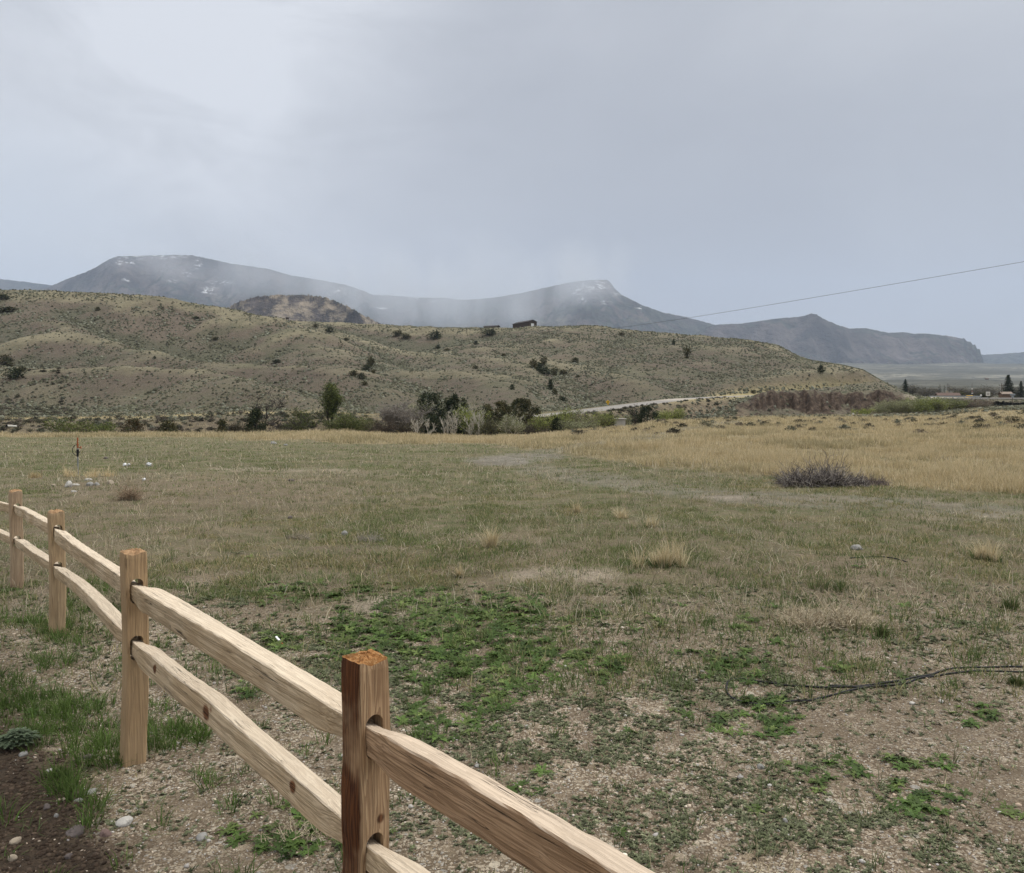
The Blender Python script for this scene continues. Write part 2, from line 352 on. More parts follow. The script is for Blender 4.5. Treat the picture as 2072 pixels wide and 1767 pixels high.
# ---- the sheet: rings around the camera ----
ang = np.concatenate([np.radians(np.linspace(-180, -42, 70, endpoint=False)), np.radians(np.linspace(-42, 42, 980)), np.radians(np.linspace(42, 180, 70, endpoint=False))[1:]])
rr = [.25]
while rr[-1] < 9000:
    r = rr[-1]; rr.append(r+min(max(.0085*r, .02), 1.3 if r < 300 else 4 if r < 700 else 60 if r < 3000 else 130))
rr = np.array(rr); NA, NR = len(ang), len(rr)
# rings are flat fronts (distance = depth) inside the wide frontal cone so that bands of land line up naturally
R, A = np.meshgrid(rr, ang, indexing='ij')
stretch = 1/np.cos(np.clip(np.abs(A), 0, math.radians(42)))
GX, GY = np.sin(A)*R*stretch, np.cos(A)*R*stretch
GZ, GRW, GQ, GD, GA = zt(GX, GY, True)
idx = np.arange(NR*NA).reshape(NR, NA)
i0, i1 = idx[:-1, :], idx[1:, :]
quad = np.stack([i0, np.roll(i0, -1, 1), np.roll(i1, -1, 1), i1], -1).reshape(-1, 4)[:, ::-1]
cell = np.repeat(rr[:-1], NA); acell = np.tile(GA[5], NR-1)
Dcc, _, Dbb, _, _ = prof(acell); Drr = Dcc+(Dbb-Dcc)*.55
VV = np.stack([GX, GY, GZ], -1).reshape(-1, 3)
def sub(mask):
    f = quad[mask]; u, inv = np.unique(f, return_inverse=True); return u, inv.reshape(-1, 4)
# ---- ground material ----
def ground_mat():
    n = N('field_soil'); P = n.tc.outputs['Object']
    big = n.noise(.35, 5); mid = n.noise(2.2, 6, .6); fine = n.noise(22, 6, .7); grit = n.noise(120, 3, .7)
    soil = n.ramp(mid, (.3, (.135, .102, .068)), (.5, (.20, .155, .105)), (.72, (.28, .225, .155)))
    soil = n.mix(n.rng(fine, .42, .62), n.mix(.55, soil, (.09, .06, .04)), soil)
    soil = n.mix(n.rng(grit, .45, .75, 0, .5), soil, (.36, .28, .2))
    # gravel: three sizes of stone
    wv = n.new('ShaderNodeVectorMath', operation='ADD'); nz = n.noise(9, 2, out='Color'); sc = n.new('ShaderNodeVectorMath', operation='SCALE'); n.put(sc.inputs[0], nz); sc.inputs['Scale'].default_value = .03
    n.put(wv.inputs[0], P); n.put(wv.inputs[1], sc.outputs[0])
    v1 = n.voro(100, wv.outputs[0]); v2 = n.voro(60, wv.outputs[0]); v3 = n.voro(24, wv.outputs[0])
    def stones(v, thr):
        sx = n.new('ShaderNodeSeparateColor'); n.put(sx.inputs[0], v.outputs['Color'])
        c = n.ramp(sx.outputs[0], (0, (.13, .10, .07)), (.3, (.33, .26, .18)), (.6, (.50, .42, .315)), (.85, (.68, .60, .475)), (1, (.42, .41, .38)))
        on = n.math('MULTIPLY', n.rng(sx.outputs[1], thr, thr+.02), n.rng(v.outputs['Distance'], .5, .62, 1., 0.))
        return c, on
    c1, o1 = stones(v1, .25); c2, o2 = stones(v2, .45); c3, o3 = stones(v3, .93)
    gfac = n.math('MULTIPLY', n.attr('grav'), n.rng(n.noise(3.2, 5, .65), .36, .56, .12, 1.), clamp=True)
    gfac = n.math('MULTIPLY', gfac, n.math('SUBTRACT', 1., n.math('MULTIPLY', n.attr('soilb'), .6)))
    gm = n.mix(n.math('MULTIPLY', o1, .95), soil, c1); gm = n.mix(o2, gm, c2); gm = n.mix(o3, gm, c3)
    c = n.mix(gfac, n.mix(n.math('MULTIPLY', o1, .22), soil, c1), gm)
    c = n.mix(n.math('MULTIPLY', n.attr('soild'), .92), c, n.mix(n.rng(fine, .4, .65), (.04, .028, .020), (.095, .066, .045)))
    c = n.mix(n.math('MULTIPLY', n.attr('pale'), n.rng(fine, .35, .6, .4, 1.)), c, (.52, .45, .36))
    # thatch of dead and living grass over the soil, further out
    th = n.math('MULTIPLY', n.attr('turf'), n.rng(n.noise(5, 6, .7), .36, .58, .2, 1.), clamp=True)
    tc = n.ramp(n.noise(.9, 5, .6), (.32, (.075, .105, .035)), (.5, (.115, .13, .052)), (.68, (.20, .175, .095)))
    c = n.mix(th, c, tc)
    c = n.mix(n.attr('gold'), c, n.ramp(n.noise(1.3, 6, .7), (.32, (.16, .135, .075)), (.68, (.36, .295, .17))))
    c = n.mix(n.math('MULTIPLY', n.attr('path'), .9), c, n.ramp(n.noise(3, 6, .7), (.35, (.13, .12, .095)), (.65, (.30, .275, .235))))
    c = n.mix(.35, c, n.mix(n.rng(big, .4, .62), n.mix(.6, c, (.10, .08, .05)), c))
    n.col(c); n.set(Roughness=.95)
    h = n.math('ADD', n.math('MULTIPLY', n.math('MULTIPLY', n.math('MULTIPLY', o2, n.math('SUBTRACT', .6, v2.outputs['Distance'])), gfac), .9), n.math('MULTIPLY', n.math('MULTIPLY', o1, n.math('SUBTRACT', .6, v1.outputs['Distance'])), .45))
    b = n.bump(h, .8, .018); b = n.bump(fine, .9, .05, b); b = n.bump(mid, .5, .10, b)
    n.nor(b); return n.m
def hill_mat():
    n = N('hill_soil')
    a = n.noise(.018, 6, .6); b = n.noise(.15, 6, .65); f = n.noise(1.1, 6, .7); ff = n.noise(3.2, 4, .7)
    c = n.ramp(a, (.36, (.088, .074, .054)), (.5, (.14, .126, .084)), (.64, (.205, .19, .122)))
    c = n.mix(n.rng(b, .4, .62, 0, .7), c, (.145, .115, .092))
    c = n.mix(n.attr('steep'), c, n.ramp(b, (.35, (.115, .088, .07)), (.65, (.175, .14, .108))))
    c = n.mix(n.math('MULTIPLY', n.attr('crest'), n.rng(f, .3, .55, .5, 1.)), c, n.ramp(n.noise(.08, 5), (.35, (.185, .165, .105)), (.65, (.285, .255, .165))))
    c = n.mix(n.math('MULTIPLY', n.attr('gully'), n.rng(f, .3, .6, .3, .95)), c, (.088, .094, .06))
    c = n.mix(n.rng(f, .5, .68, 0, .55), c, (.09, .085, .055))
    c = n.mix(n.rng(n.noise(.045, 5, .7), .5, .66, 0, .6), c, (.105, .108, .066))
    c = n.mix(n.rng(ff, .54, .7, 0, .5), c, (.33, .295, .19))
    c = n.mix(n.attr('verge'), c, n.ramp(n.noise(.6, 6, .7), (.35, (.36, .31, .16)), (.65, (.50, .42, .23))))
    c = n.mix(n.attr('slope_low'), c, n.ramp(n.noise(.7, 6, .75), (.34, (.085, .065, .05)), (.5, (.19, .15, .10)), (.66, (.30, .25, .15))))
    st = n.noise(1., 5, .7, n.vec('Object', (.9, .9, .18)))
    c = n.mix(n.attr('bank'), c, n.ramp(st, (.36, (.032, .022, .015)), (.52, (.078, .053, .037)), (.66, (.165, .125, .09))))
    c = n.mix(n.attr('pale'), c, n.ramp(f, (.4, (.3, .25, .18)), (.55, (.62, .56, .44))))
    n.col(c); n.nor(n.bump(ff, .7, .5, n.bump(f, .8, 1.0, n.bump(b, .5, 3.)))); return n.m
def plain_mat():
    n = N('valley_plain')
    a = n.noise(.0016, 6, .6, n.vec('Object', (1, 2.4, 1))); f = n.noise(.011, 6, .7, n.vec('Object', (1, 1.6, 1)))
    c = n.ramp(a, (.40, (.06, .06, .045)), (.5, (.115, .112, .085)), (.60, (.22, .21, .165)))
    c = n.mix(n.rng(f, .46, .58, 0, .85), c, (.06, .06, .042))
    v = n.noise(.03, 5, .7); c = n.mix(n.rng(v, .56, .62, 0, .95), c, (.028, .032, .02))
    n.col(c); n.nor(n.bump(f, .8, 14)); return n.m
# ground (the field)
gm_ = (cell < Drr)
u, f = sub(gm_); V = VV[u]
MK = masks(V[:, 0], V[:, 1], V[:, 2]); front = (V[:, 1] > .3)
yy = MK['yy']; turf = np.clip(sstep(1330, 980, yy+90*fbm(V[:, 0]/.8, V[:, 1]/.8, 111, 3))*.85, 0, 1)
turf = turf*(1-.95*MK['soilb'])*(1-MK['pale']); turf[~front] = .4
at = {k: np.where(front, MK[k], 0) for k in ('grav', 'soild', 'soilb', 'pale', 'gold', 'path')}; at['turf'] = turf
at['grav'] = np.where(front, at['grav'], .8)
cV = np.vstack([V, [[0, 0, 0]]]); base_ring = [int(np.where(u == q)[0][0]) for q in idx[0]]
G = tri_mesh('ground', V, f, ground_mat(), at, smooth=True)
tag(G, 'bare gravelly field with thin turf sloping away from the rail fence', 'ground', kind='structure')
# hills
hmk = (~gm_) & (cell < 700)
u, f = sub(hmk); V = VV[u]; fl = lambda q: q.ravel()[u]
gx = np.gradient(GZ, axis=1)/np.maximum(np.hypot(np.gradient(GX, axis=1), np.gradient(GY, axis=1)), 1e-6)
gy = np.gradient(GZ, axis=0)/np.maximum(np.hypot(np.gradient(GX, axis=0), np.gradient(GY, axis=0)), 1e-6)
slope = np.hypot(gx, gy)
def blur(q, k0, k1):
    c = np.cumsum(np.pad(q, ((k0+1, k0), (0, 0)), mode='edge'), 0); q = (c[2*k0+1:]-c[:-2*k0-1])/(2*k0+1)
    c = np.cumsum(np.pad(q, ((0, 0), (k1+1, k1)), mode='edge'), 1); return (c[:, 2*k1+1:]-c[:, :-2*k1-1])/(2*k1+1)
curv = GZ-blur(blur(GZ, 6, 14), 6, 14)
rw, q_, d_, a_ = fl(GRW), fl(GQ), fl(GD), fl(GA); sl_ = fl(slope); cv = fl(curv)
yv = HY+(CAM_H-V[:, 2])/np.maximum(V[:, 1], 1)*K
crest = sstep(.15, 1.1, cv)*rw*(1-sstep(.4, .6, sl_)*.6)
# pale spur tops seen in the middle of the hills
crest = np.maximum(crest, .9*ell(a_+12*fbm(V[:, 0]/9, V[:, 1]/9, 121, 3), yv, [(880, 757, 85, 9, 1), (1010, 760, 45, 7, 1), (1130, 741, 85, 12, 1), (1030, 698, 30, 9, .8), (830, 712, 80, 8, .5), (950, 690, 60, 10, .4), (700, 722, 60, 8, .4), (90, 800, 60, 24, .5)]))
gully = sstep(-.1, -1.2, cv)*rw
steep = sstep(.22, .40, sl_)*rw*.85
verge = (1-sstep(5, 12, q_))*(1-.9*(1-sstep(2.8, 3.4, q_))*(a_ > 1040))*(1-.75*sstep(560, 900, a_)*(1-sstep(1300, 1400, a_)))
low = (1-sstep(-1, 1.5, V[:, 2]-np.interp(a_, BX, CAM_H-(BY[:, 1]-HY)/K*BY[:, 0])+1.))*(d_ < 300)*(d_ > 60)
bank = sstep(.28, .55, sl_)*(d_ > 195)*(d_ < 245)*sstep(1470, 1510, a_)*(1-sstep(1870, 1900, a_))
pale = ell(a_, yv, [(1895, 803, 60, 8, 1)])*(d_ > 200)*(d_ < 400)
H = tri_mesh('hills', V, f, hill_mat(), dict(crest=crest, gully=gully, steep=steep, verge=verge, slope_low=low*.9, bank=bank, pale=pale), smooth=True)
tag(H, 'rounded sagebrush hills with folded gullies rising behind the creek', 'hills', kind='structure')
u, f = sub((~gm_) & (cell >= 700)); Pn = tri_mesh('plain', VV[u], f, plain_mat(), smooth=True)
tag(Pn, 'wide pale valley plain rising gently to the foot of the mountains', 'plain', kind='structure')
# road
def ribbon(P, wdt, lift, step=2.):
    out = []; s = 0
    for p, q in zip(P[:-1], P[1:]):
        n = max(2, int(np.linalg.norm(q-p)/step)); 
        for i in range(n): out.append(p+(q-p)*i/n)
    out.append(P[-1]); out = np.array(out)
    for _ in range(12): out[1:-1] = (out[:-2]+out[1:-1]*2+out[2:])/4
    t = np.gradient(out[:, :2], axis=0); t /= np.linalg.norm(t, axis=1)[:, None]; nn = np.stack([-t[:, 1], t[:, 0]], 1)
    V = []
    for o_, h in ((-wdt/2-1.2, -.5), (-wdt/2, lift), (wdt/2, lift), (wdt/2+1.2, -.5)): V.append(np.column_stack([out[:, :2]+nn*o_, out[:, 2]+h]))
    V = np.stack(V, 1).reshape(-1, 3); n = len(out); F = []
    for i in range(n-1):
        for j in range(3): F.append((i*4+j, i*4+j+1, i*4+j+5, i*4+j+4))
    return V, np.array(F)
rV, rF = ribbon(ROADP[6:], 6.6, .12)
rn = N('road_surface'); rc = rn.ramp(rn.noise(.8, 5, .7), (.35, (.20, .19, .175)), (.65, (.30, .28, .255)))
rc = rn.mix(rn.rng(rn.noise(.02, 2), .5, .6, 0, .5), rc, (.5, .44, .36)); rn.col(rc)
tag(tri_mesh('road', rV, rF[:, ::-1], rn.m, smooth=False), 'pale worn road curving along the foot of the hills', 'road', kind='structure')
# ================================================================== mountains
def mountain_mat(name, rock=.35, tan=0.):
    n = N(name); a = n.noise(.0022, 7, .65); f = n.noise(.012, 6, .7); st = n.noise(.004, 7, .7, n.vec('Object', (1, 1, .25)))
    dark = n.ramp(f, (.40, (.006, .010, .009)), (.60, (.055, .06, .046)))
    rk = n.ramp(st, (.38, (.028, .024, .024)), (.62, (.13, .108, .102)))
    c = n.mix(n.rng(n.math('ADD', n.math('MULTIPLY', n.attr('steep'), .35), a), .52, .72, 0, rock*2), dark, rk)
    c = n.mix(n.math('MULTIPLY', n.attr('low'), n.rng(a, .4, .6, .1, .8)), c, n.ramp(f, (.4, (.10, .095, .065)), (.6, (.30, .27, .19))))
    if tan: c = n.mix(n.rng(n.noise(.02, 5, .7), .40, .58, tan, 0.), c, (.30, .25, .185))
    c = n.mix(n.math('MULTIPLY', n.attr('snow'), n.rng(n.noise(1., 5, .8, n.vec('Object', (.016, .016, .045))), .52, .58, 0, .95)), c, (.9, .92, .95))
    n.col(c); n.nor(n.bump(f, 1., 30, n.bump(a, .8, 90))); return n.m
def massif(name, label, sky, d, back, fronty, frontd, mat, seed, amp=60, snow=(), nu=620, nv=110, cliff=0., meadow=(), crn=.0008):
    xs = np.array([p[0] for p in sky], float); ys = np.array([p[1] for p in sky], float)
    U = np.linspace(xs[0], xs[-1], nu); cy_ = np.interp(U, xs, ys)
    t = np.concatenate([np.linspace(0, 1, nv), 1+np.linspace(0, 1, 24)[1:]])      # 0 foot, 1 crest, 2 behind
    UU, T = np.meshgrid(U, t, indexing='ij')
    D = np.where(T <= 1, frontd+(d-frontd)*T, d+(T-1)*back)
    # crest wanders in depth
    D = D+np.clip(T, 0, 1)*(1-np.clip(T-1, 0, 1))*.05*d*fbm(UU/160., UU*0, seed+3, 3)
    X = (UU-CX)/K*D
    Zc = CAM_H-(cy_[:, None]-HY)/K*D; Zf = CAM_H-(fronty-HY)/K*frontd-25
    s = np.clip(T, 0, 1)
    g = (1-cliff)*s**1.25+cliff*sstep(.62, .95, s)
    Z = Zf+(Zc-Zf)*np.where(T <= 1, g, 1-.8*(T-1)**1.2)
    ed = np.minimum(np.clip((UU-xs[0])/30, 0, 1), np.clip((xs[-1]-UU)/30, 0, 1)) 
    rid = np.abs(fbm(X/520.+.25*fbm(X/300., D/300., seed+9, 2), D/1500., seed, 4)); rid2 = np.abs(fbm(X/170., D/420., seed+5, 4))
    Z = Z-(amp*3.2*rid+amp*1.1*rid2)*np.sin(np.pi*np.clip(s, 0, 1))**.8*(T <= 1)+amp*.25*fbm(X/120., D/120., seed+7, 4)*(.15+np.sin(np.pi*s))
    Z = Z+(fbm(UU/7., T*0, seed+13, 3)+.8*noise(UU/1.7, T*0+2, seed+17))*d*crn*(np.abs(T-1) < .02)        # rough tree-covered skyline
    Z = Zf-60+(Z-Zf+60)*sstep(0, 1, ed)
    ix = np.arange(U.size*t.size).reshape(U.size, t.size)
    F = np.stack([ix[:-1, :-1], ix[1:, :-1], ix[1:, 1:], ix[:-1, 1:]], -1).reshape(-1, 4)
    yvv = HY+(CAM_H-Z)/D*K; sn = ell(UU, yvv, snow, .6) if snow else UU*0
    sn = np.maximum(sn, 0)
    dz = np.gradient(Z, axis=1)/np.gradient(D, axis=1); stp = sstep(.35, .9, np.abs(dz))
    lw = sstep(.35, .1, s); 
    if meadow: lw = np.maximum(lw, ell(UU, yvv, meadow, .5))
    o = tri_mesh(name, np.stack([X, D, Z], -1).reshape(-1, 3), F, mat, dict(snow=sn.ravel(), steep=stp.ravel(), low=lw.ravel()), smooth=True)
    return tag(o, label, 'mountain', kind='structure')
M1 = [(-260, 600), (20, 592), (95, 583), (130, 567), (175, 550), (200, 538), (222, 524), (235, 519), (300, 517), (345, 516), (390, 517), (410, 521), (470, 534), (520, 541), (545, 545), (600, 560), (650, 567), (700, 577), (740, 590), (752, 597), (790, 598), (840, 602), (900, 603), (930, 607), (965, 606), (1010, 601), (1060, 592), (1100, 583), (1140, 574), (1180, 568), (1225, 566), (1235, 570), (1243, 584), (1260, 598), (1300, 618), (1340, 632), (1380, 640), (1420, 650), (1455, 660), (1500, 680), (1540, 705), (1600, 740)]
SN = [(243, 528, 8, 7, 1), (300, 520, 70, 4, .7), (262, 531, 14, 3, .8), (401, 535, 7, 8, 1), (378, 549, 8, 12, .6), (422, 588, 18, 6, 1), (446, 572, 26, 4, .6), (350, 569, 12, 3, .5), (690, 589, 16, 6, .8), (770, 624, 12, 4, .8),
      (841, 602, 18, 4, 1), (885, 610, 14, 3, .8), (1175, 589, 22, 8, .8), (1205, 578, 28, 9, .9), (1178, 607, 8, 5, .9), (1228, 612, 12, 4, .7), (1245, 596, 8, 4, .6), (1295, 623, 8, 3, .8), (255, 567, 8, 3, .6)]
massif('mountains', 'dark forested mountain ridge with flat snowy summit veiled by mist', M1, 7000, 2500, 735, 4300, mountain_mat('forested_mountain', .45), 201, 75, SN,
       meadow=[(985, 648, 26, 7, 1), (930, 655, 30, 8, .9), (445, 605, 30, 8, .8), (1120, 650, 40, 10, .6), (1300, 650, 40, 10, .4)])
M2 = [(1380, 690), (1430, 662), (1455, 657), (1500, 655), (1570, 645), (1620, 641), (1640, 635), (1652, 636), (1665, 645), (1700, 660), (1720, 665), (1750, 664), (1800, 674), (1830, 672), (1850, 676), (1870, 675), (1920, 680), (1945, 685), (1951, 684), (1956, 691), (1964, 692), (1968, 698), (1973, 697), (1977, 706), (1983, 706), (1986, 714), (1989, 713), (1992, 724), (2010, 745)]
massif('mountains', 'purple grey mountain with small knob summit and cliffs above the plain', M2, 6400, 2000, 742, 5200, mountain_mat('cliffed_mountain', .6), 231, 45, (), cliff=.35)
M0 = [(-700, 555), (-300, 560), (0, 565), (50, 570), (100, 577), (180, 590), (300, 600)]
massif('mountains', 'faint blue far ridge showing beside the flat topped mountain', M0, 9500, 2500, 650, 7600, mountain_mat('far_ridge', .2), 241, 60, (), nu=200)
M3 = [(1900, 722), (1990, 718), (2030, 716), (2072, 713), (2200, 705), (2500, 690), (2900, 690)]
massif('mountains', 'faint dark far ridge beyond the cliffed mountain at the plain edge', M3, 8800, 2500, 745, 7000, mountain_mat('distant_ridge', .3), 251, 40, (), nu=260)
M4 = [(430, 640), (480, 612), (520, 600), (560, 596), (590, 597), (620, 597), (660, 603), (700, 618), (740, 640), (770, 655), (810, 668)]
massif('mountains', 'small tan rocky hill with dark cliffs in front of the misty ridge', M4, 2300, 500, 668, 1900, mountain_mat('rocky_foothill', .9, .9), 261, 48, (), nu=420, cliff=.5, crn=.0022)
HAZE = 6e-5; MIST = 9e-4
# ---- air ----
def volume_box(name, lo, hi, mat, label, kindcat):
    bm = bmesh.new(); c = [(a+b)/2 for a, b in zip(lo, hi)]; s = [b-a for a, b in zip(lo, hi)]
    add_box(bm, c, s); o = bm_obj(name, bm, mat); tag(o, label, kindcat, kind='stuff'); return o
hz = bpy.data.materials.new('haze_air'); hz.use_nodes = True; t_ = hz.node_tree; t_.nodes.clear()
ho = t_.nodes.new('ShaderNodeOutputMaterial'); hv = t_.nodes.new('ShaderNodeVolumePrincipled')
hv.inputs['Density'].default_value = HAZE; hv.inputs['Color'].default_value = (.66, .79, 1, 1); hv.inputs['Anisotropy'].default_value = .0
t_.links.new(hv.outputs[0], ho.inputs['Volume'])
lo_z = float(min(VV[:, 2].min(), -70))-40
haze = volume_box('haze', (-13000, -9500, lo_z-300), (13000, 13500, 2100), hz, 'thin pale haze filling the air between the field and the mountains', 'haze')

# mist and snow showers hanging over the ridge
ms = bpy.data.materials.new('mist_air'); ms.use_nodes = True; t_ = ms.node_tree; t_.nodes.clear()
mo = t_.nodes.new('ShaderNodeOutputMaterial'); mv = t_.nodes.new('ShaderNodeVolumePrincipled'); t_.links.new(mv.outputs[0], mo.inputs['Volume'])
mv.inputs['Color'].default_value = (.88, .93, 1, 1)
tc_ = t_.nodes.new('ShaderNodeTexCoord')
def vm(op, a, b=None, clamp=False):
    n = t_.nodes.new('ShaderNodeMath'); n.operation = op; n.use_clamp = clamp
    for i, v in enumerate((a, b)):
        if v is None: continue
        if isinstance(v, (int, float)): n.inputs[i].default_value = v
        else: t_.links.new(v, n.inputs[i])
    return n.outputs[0]
MP = px(960, 600, 6000)
def puff(cx, cy, rx, rz):     # soft column of snowfall (object space of the box)
    mp_ = t_.nodes.new('ShaderNodeMapping'); t_.links.new(tc_.outputs['Object'], mp_.inputs[0])
    c = px(cx, cy, 6000)-MP; mp_.vector_type = 'TEXTURE'; mp_.inputs['Location'].default_value = (c.x, 0, c.z); mp_.inputs['Scale'].default_value = (rx/K*6000, 1500, rz/K*6000)
    g = t_.nodes.new('ShaderNodeTexGradient'); g.gradient_type = 'SPHERICAL'; t_.links.new(mp_.outputs[0], g.inputs[0]); return g.outputs['Fac']
dens = None
for cx_, cy_, rx_, rz_, wt in ((800, 610, 190, 110, 1.5), (960, 600, 170, 120, 1.1), (1170, 570, 140, 60, 1.6), (1060, 640, 120, 50, .8), (520, 560, 200, 70, .8), (300, 530, 130, 35, .7), (640, 575, 150, 60, .8)):
    g = vm('MULTIPLY', puff(cx_, cy_, rx_, rz_), wt); dens = g if dens is None else vm('ADD', dens, g)
mm = t_.nodes.new('ShaderNodeMapping'); t_.links.new(tc_.outputs['Object'], mm.inputs[0]); mm.inputs['Scale'].default_value = (1/240, 1/900, 1/1200)
mn = t_.nodes.new('ShaderNodeTexNoise'); t_.links.new(mm.outputs[0], mn.inputs['Vector']); mn.inputs['Scale'].default_value = 1.; mn.inputs['Detail'].default_value = 3
dens = vm('MULTIPLY', dens, vm('MULTIPLY', vm('SUBTRACT', mn.outputs['Fac'], .33), 3.6, True))
t_.links.new(vm('MULTIPLY', dens, MIST), mv.inputs['Density'])
mb = volume_box('mist', (-3300, -1500, -650), (1700, 1500, 1250), ms, 'pale snow shower veiling the middle of the forested mountain ridge', 'mist')
mb.location = MP
ms.cycles.volume_step_rate = 1.0
# ================================================================== ground cover (nobody could count it)
RNG = np.random.default_rng(7)
def leafmat(name, rough=.75, trans=.0, var=.3):
    n = N(name); c = n.acol('tint'); n.col(c); n.set(Roughness=rough)
    if trans:
        tr = n.new('ShaderNodeBsdfTranslucent'); n.put(tr.inputs[0], c); mx = n.new('ShaderNodeMixShader'); mx.inputs[0].default_value = trans
        n.t.links.new(n.b.outputs[0], mx.inputs[1]); n.t.links.new(tr.outputs[0], mx.inputs[2]); n.t.links.new(mx.outputs[0], n.out.inputs[0])
    return n.m
GRASSM = leafmat('grass_blade', .7, .25)
def scat(n, d0, d1, a=1., x0=-160, x1=2230, keep=None):
    u = RNG.random(n)
    if abs(a-1) < 1e-6: d = d0*(d1/d0)**u
    else: d = (d0**(1-a)+u*(d1**(1-a)-d0**(1-a)))**(1/(1-a))
    xv = RNG.uniform(x0, x1, n)
    # the same growth carries on past both sides of the frame
    f = 1.5*K/d*2/(x1-x0); s = RNG.random(n) < f; m_ = s.sum(); off = RNG.random(m_)*np.maximum(f[s], 1)*(x1-x0)/2
    xs_ = np.where(RNG.random(m_) < .5, x0-off, x1+off); d = np.concatenate([d, d[s]]); xv = np.concatenate([xv, xs_])
    x = (xv-CX)/K*d
    z = zt(x, d)
    if keep is not None:
        m = masks(x, d, z); p = keep(m, x, d); s = RNG.random(len(x)) < p; return x[s], d[s], z[s], {k: v[s] for k, v in m.items()}
    return x, d, z, None
def blades(cx, cy, cz, nb, rad, h, w, lean, hs=.5, up=0.):
    """nb blades around each centre -> vertices, triangles, index of the centre for each vertex"""
    n = len(cx); T = n*nb; own = np.repeat(np.arange(n), nb)
    g = lambda v: v[own] if isinstance(v, np.ndarray) else v
    th = RNG.uniform(0, 2*np.pi, T); r = np.sqrt(RNG.random(T))*g(rad)
    bx, by = cx[own]+np.cos(th)*r, cy[own]+np.sin(th)*r; bz = cz[own]-.004-.15*g(w)
    H = g(h)*RNG.uniform(1-hs, 1+hs*.6, T); L = H*g(lean)*RNG.uniform(.3, 1.5, T)
    ph = th+RNG.normal(0, .7, T); dx, dy = np.cos(ph), np.sin(ph)
    fa = RNG.uniform(0, np.pi, T); wx, wy = np.cos(fa)*g(w)*.5, np.sin(fa)*g(w)*.5
    Z = np.sqrt(np.maximum(H*H-L*L, (.15*H)**2))
    P = np.empty((T, 5, 3), np.float32)
    P[:, 0] = np.stack([bx-wx, by-wy, bz], 1); P[:, 1] = np.stack([bx+wx, by+wy, bz], 1)
    mx, my, mz = bx+dx*L*.35, by+dy*L*.35, bz+Z*.6
    P[:, 2] = np.stack([mx-wx*.8, my-wy*.8, mz], 1); P[:, 3] = np.stack([mx+wx*.8, my+wy*.8, mz], 1)
    P[:, 4] = np.stack([bx+dx*L, by+dy*L, bz+Z], 1)
    F = (np.arange(T)[:, None, None]*5+np.array([[0, 1, 3], [0, 3, 2], [2, 3, 4]])[None]).reshape(-1, 3)
    return P.reshape(-1, 3), F, np.repeat(own, 5), np.tile([0, 0, .6, .6, 1.], T)
def tint(own, cols, jit=.25, tipc=None, t=None, per=5):
    n = own.max()+1; base = cols if len(cols) == n else None
    c = base[own]; nb = len(own)//per
    j = np.repeat(RNG.normal(1, jit, nb).clip(.35, 1.8), per)[:, None]; c = c*j
    if tipc is not None: c = c*(1-t[:, None]*.45)+np.array(tipc)[None]*t[:, None]*.45
    return c.clip(.003, .9)
def pal(n, L, w=None):
    L = np.array(L, float); return L[RNG.choice(len(L), n, p=w)]
class Pile:
    def __init__(s): s.V, s.F, s.C, s.n = [], [], [], 0
    def add(s, V, F, C): s.V.append(V); s.F.append(F+s.n); s.C.append(C); s.n += len(V)
    def build(s, name, mat, **k): return tri_mesh(name, np.vstack(s.V), np.vstack(s.F), mat, dict(tint=np.vstack(s.C)), **k)
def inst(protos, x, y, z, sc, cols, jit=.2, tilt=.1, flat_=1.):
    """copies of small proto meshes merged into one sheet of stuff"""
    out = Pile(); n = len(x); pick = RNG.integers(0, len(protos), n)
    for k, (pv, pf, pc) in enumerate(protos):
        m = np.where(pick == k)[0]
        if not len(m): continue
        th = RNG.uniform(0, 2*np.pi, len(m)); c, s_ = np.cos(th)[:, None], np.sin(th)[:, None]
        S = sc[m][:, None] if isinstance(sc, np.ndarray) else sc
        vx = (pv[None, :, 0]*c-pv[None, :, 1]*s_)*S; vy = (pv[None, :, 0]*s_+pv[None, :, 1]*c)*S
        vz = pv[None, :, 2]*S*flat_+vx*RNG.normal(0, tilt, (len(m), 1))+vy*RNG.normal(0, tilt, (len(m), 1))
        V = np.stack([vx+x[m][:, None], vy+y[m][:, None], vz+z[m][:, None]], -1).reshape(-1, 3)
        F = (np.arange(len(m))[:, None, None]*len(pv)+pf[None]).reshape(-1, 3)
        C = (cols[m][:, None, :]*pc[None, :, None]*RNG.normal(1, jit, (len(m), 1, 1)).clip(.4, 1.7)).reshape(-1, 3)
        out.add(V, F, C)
    return out
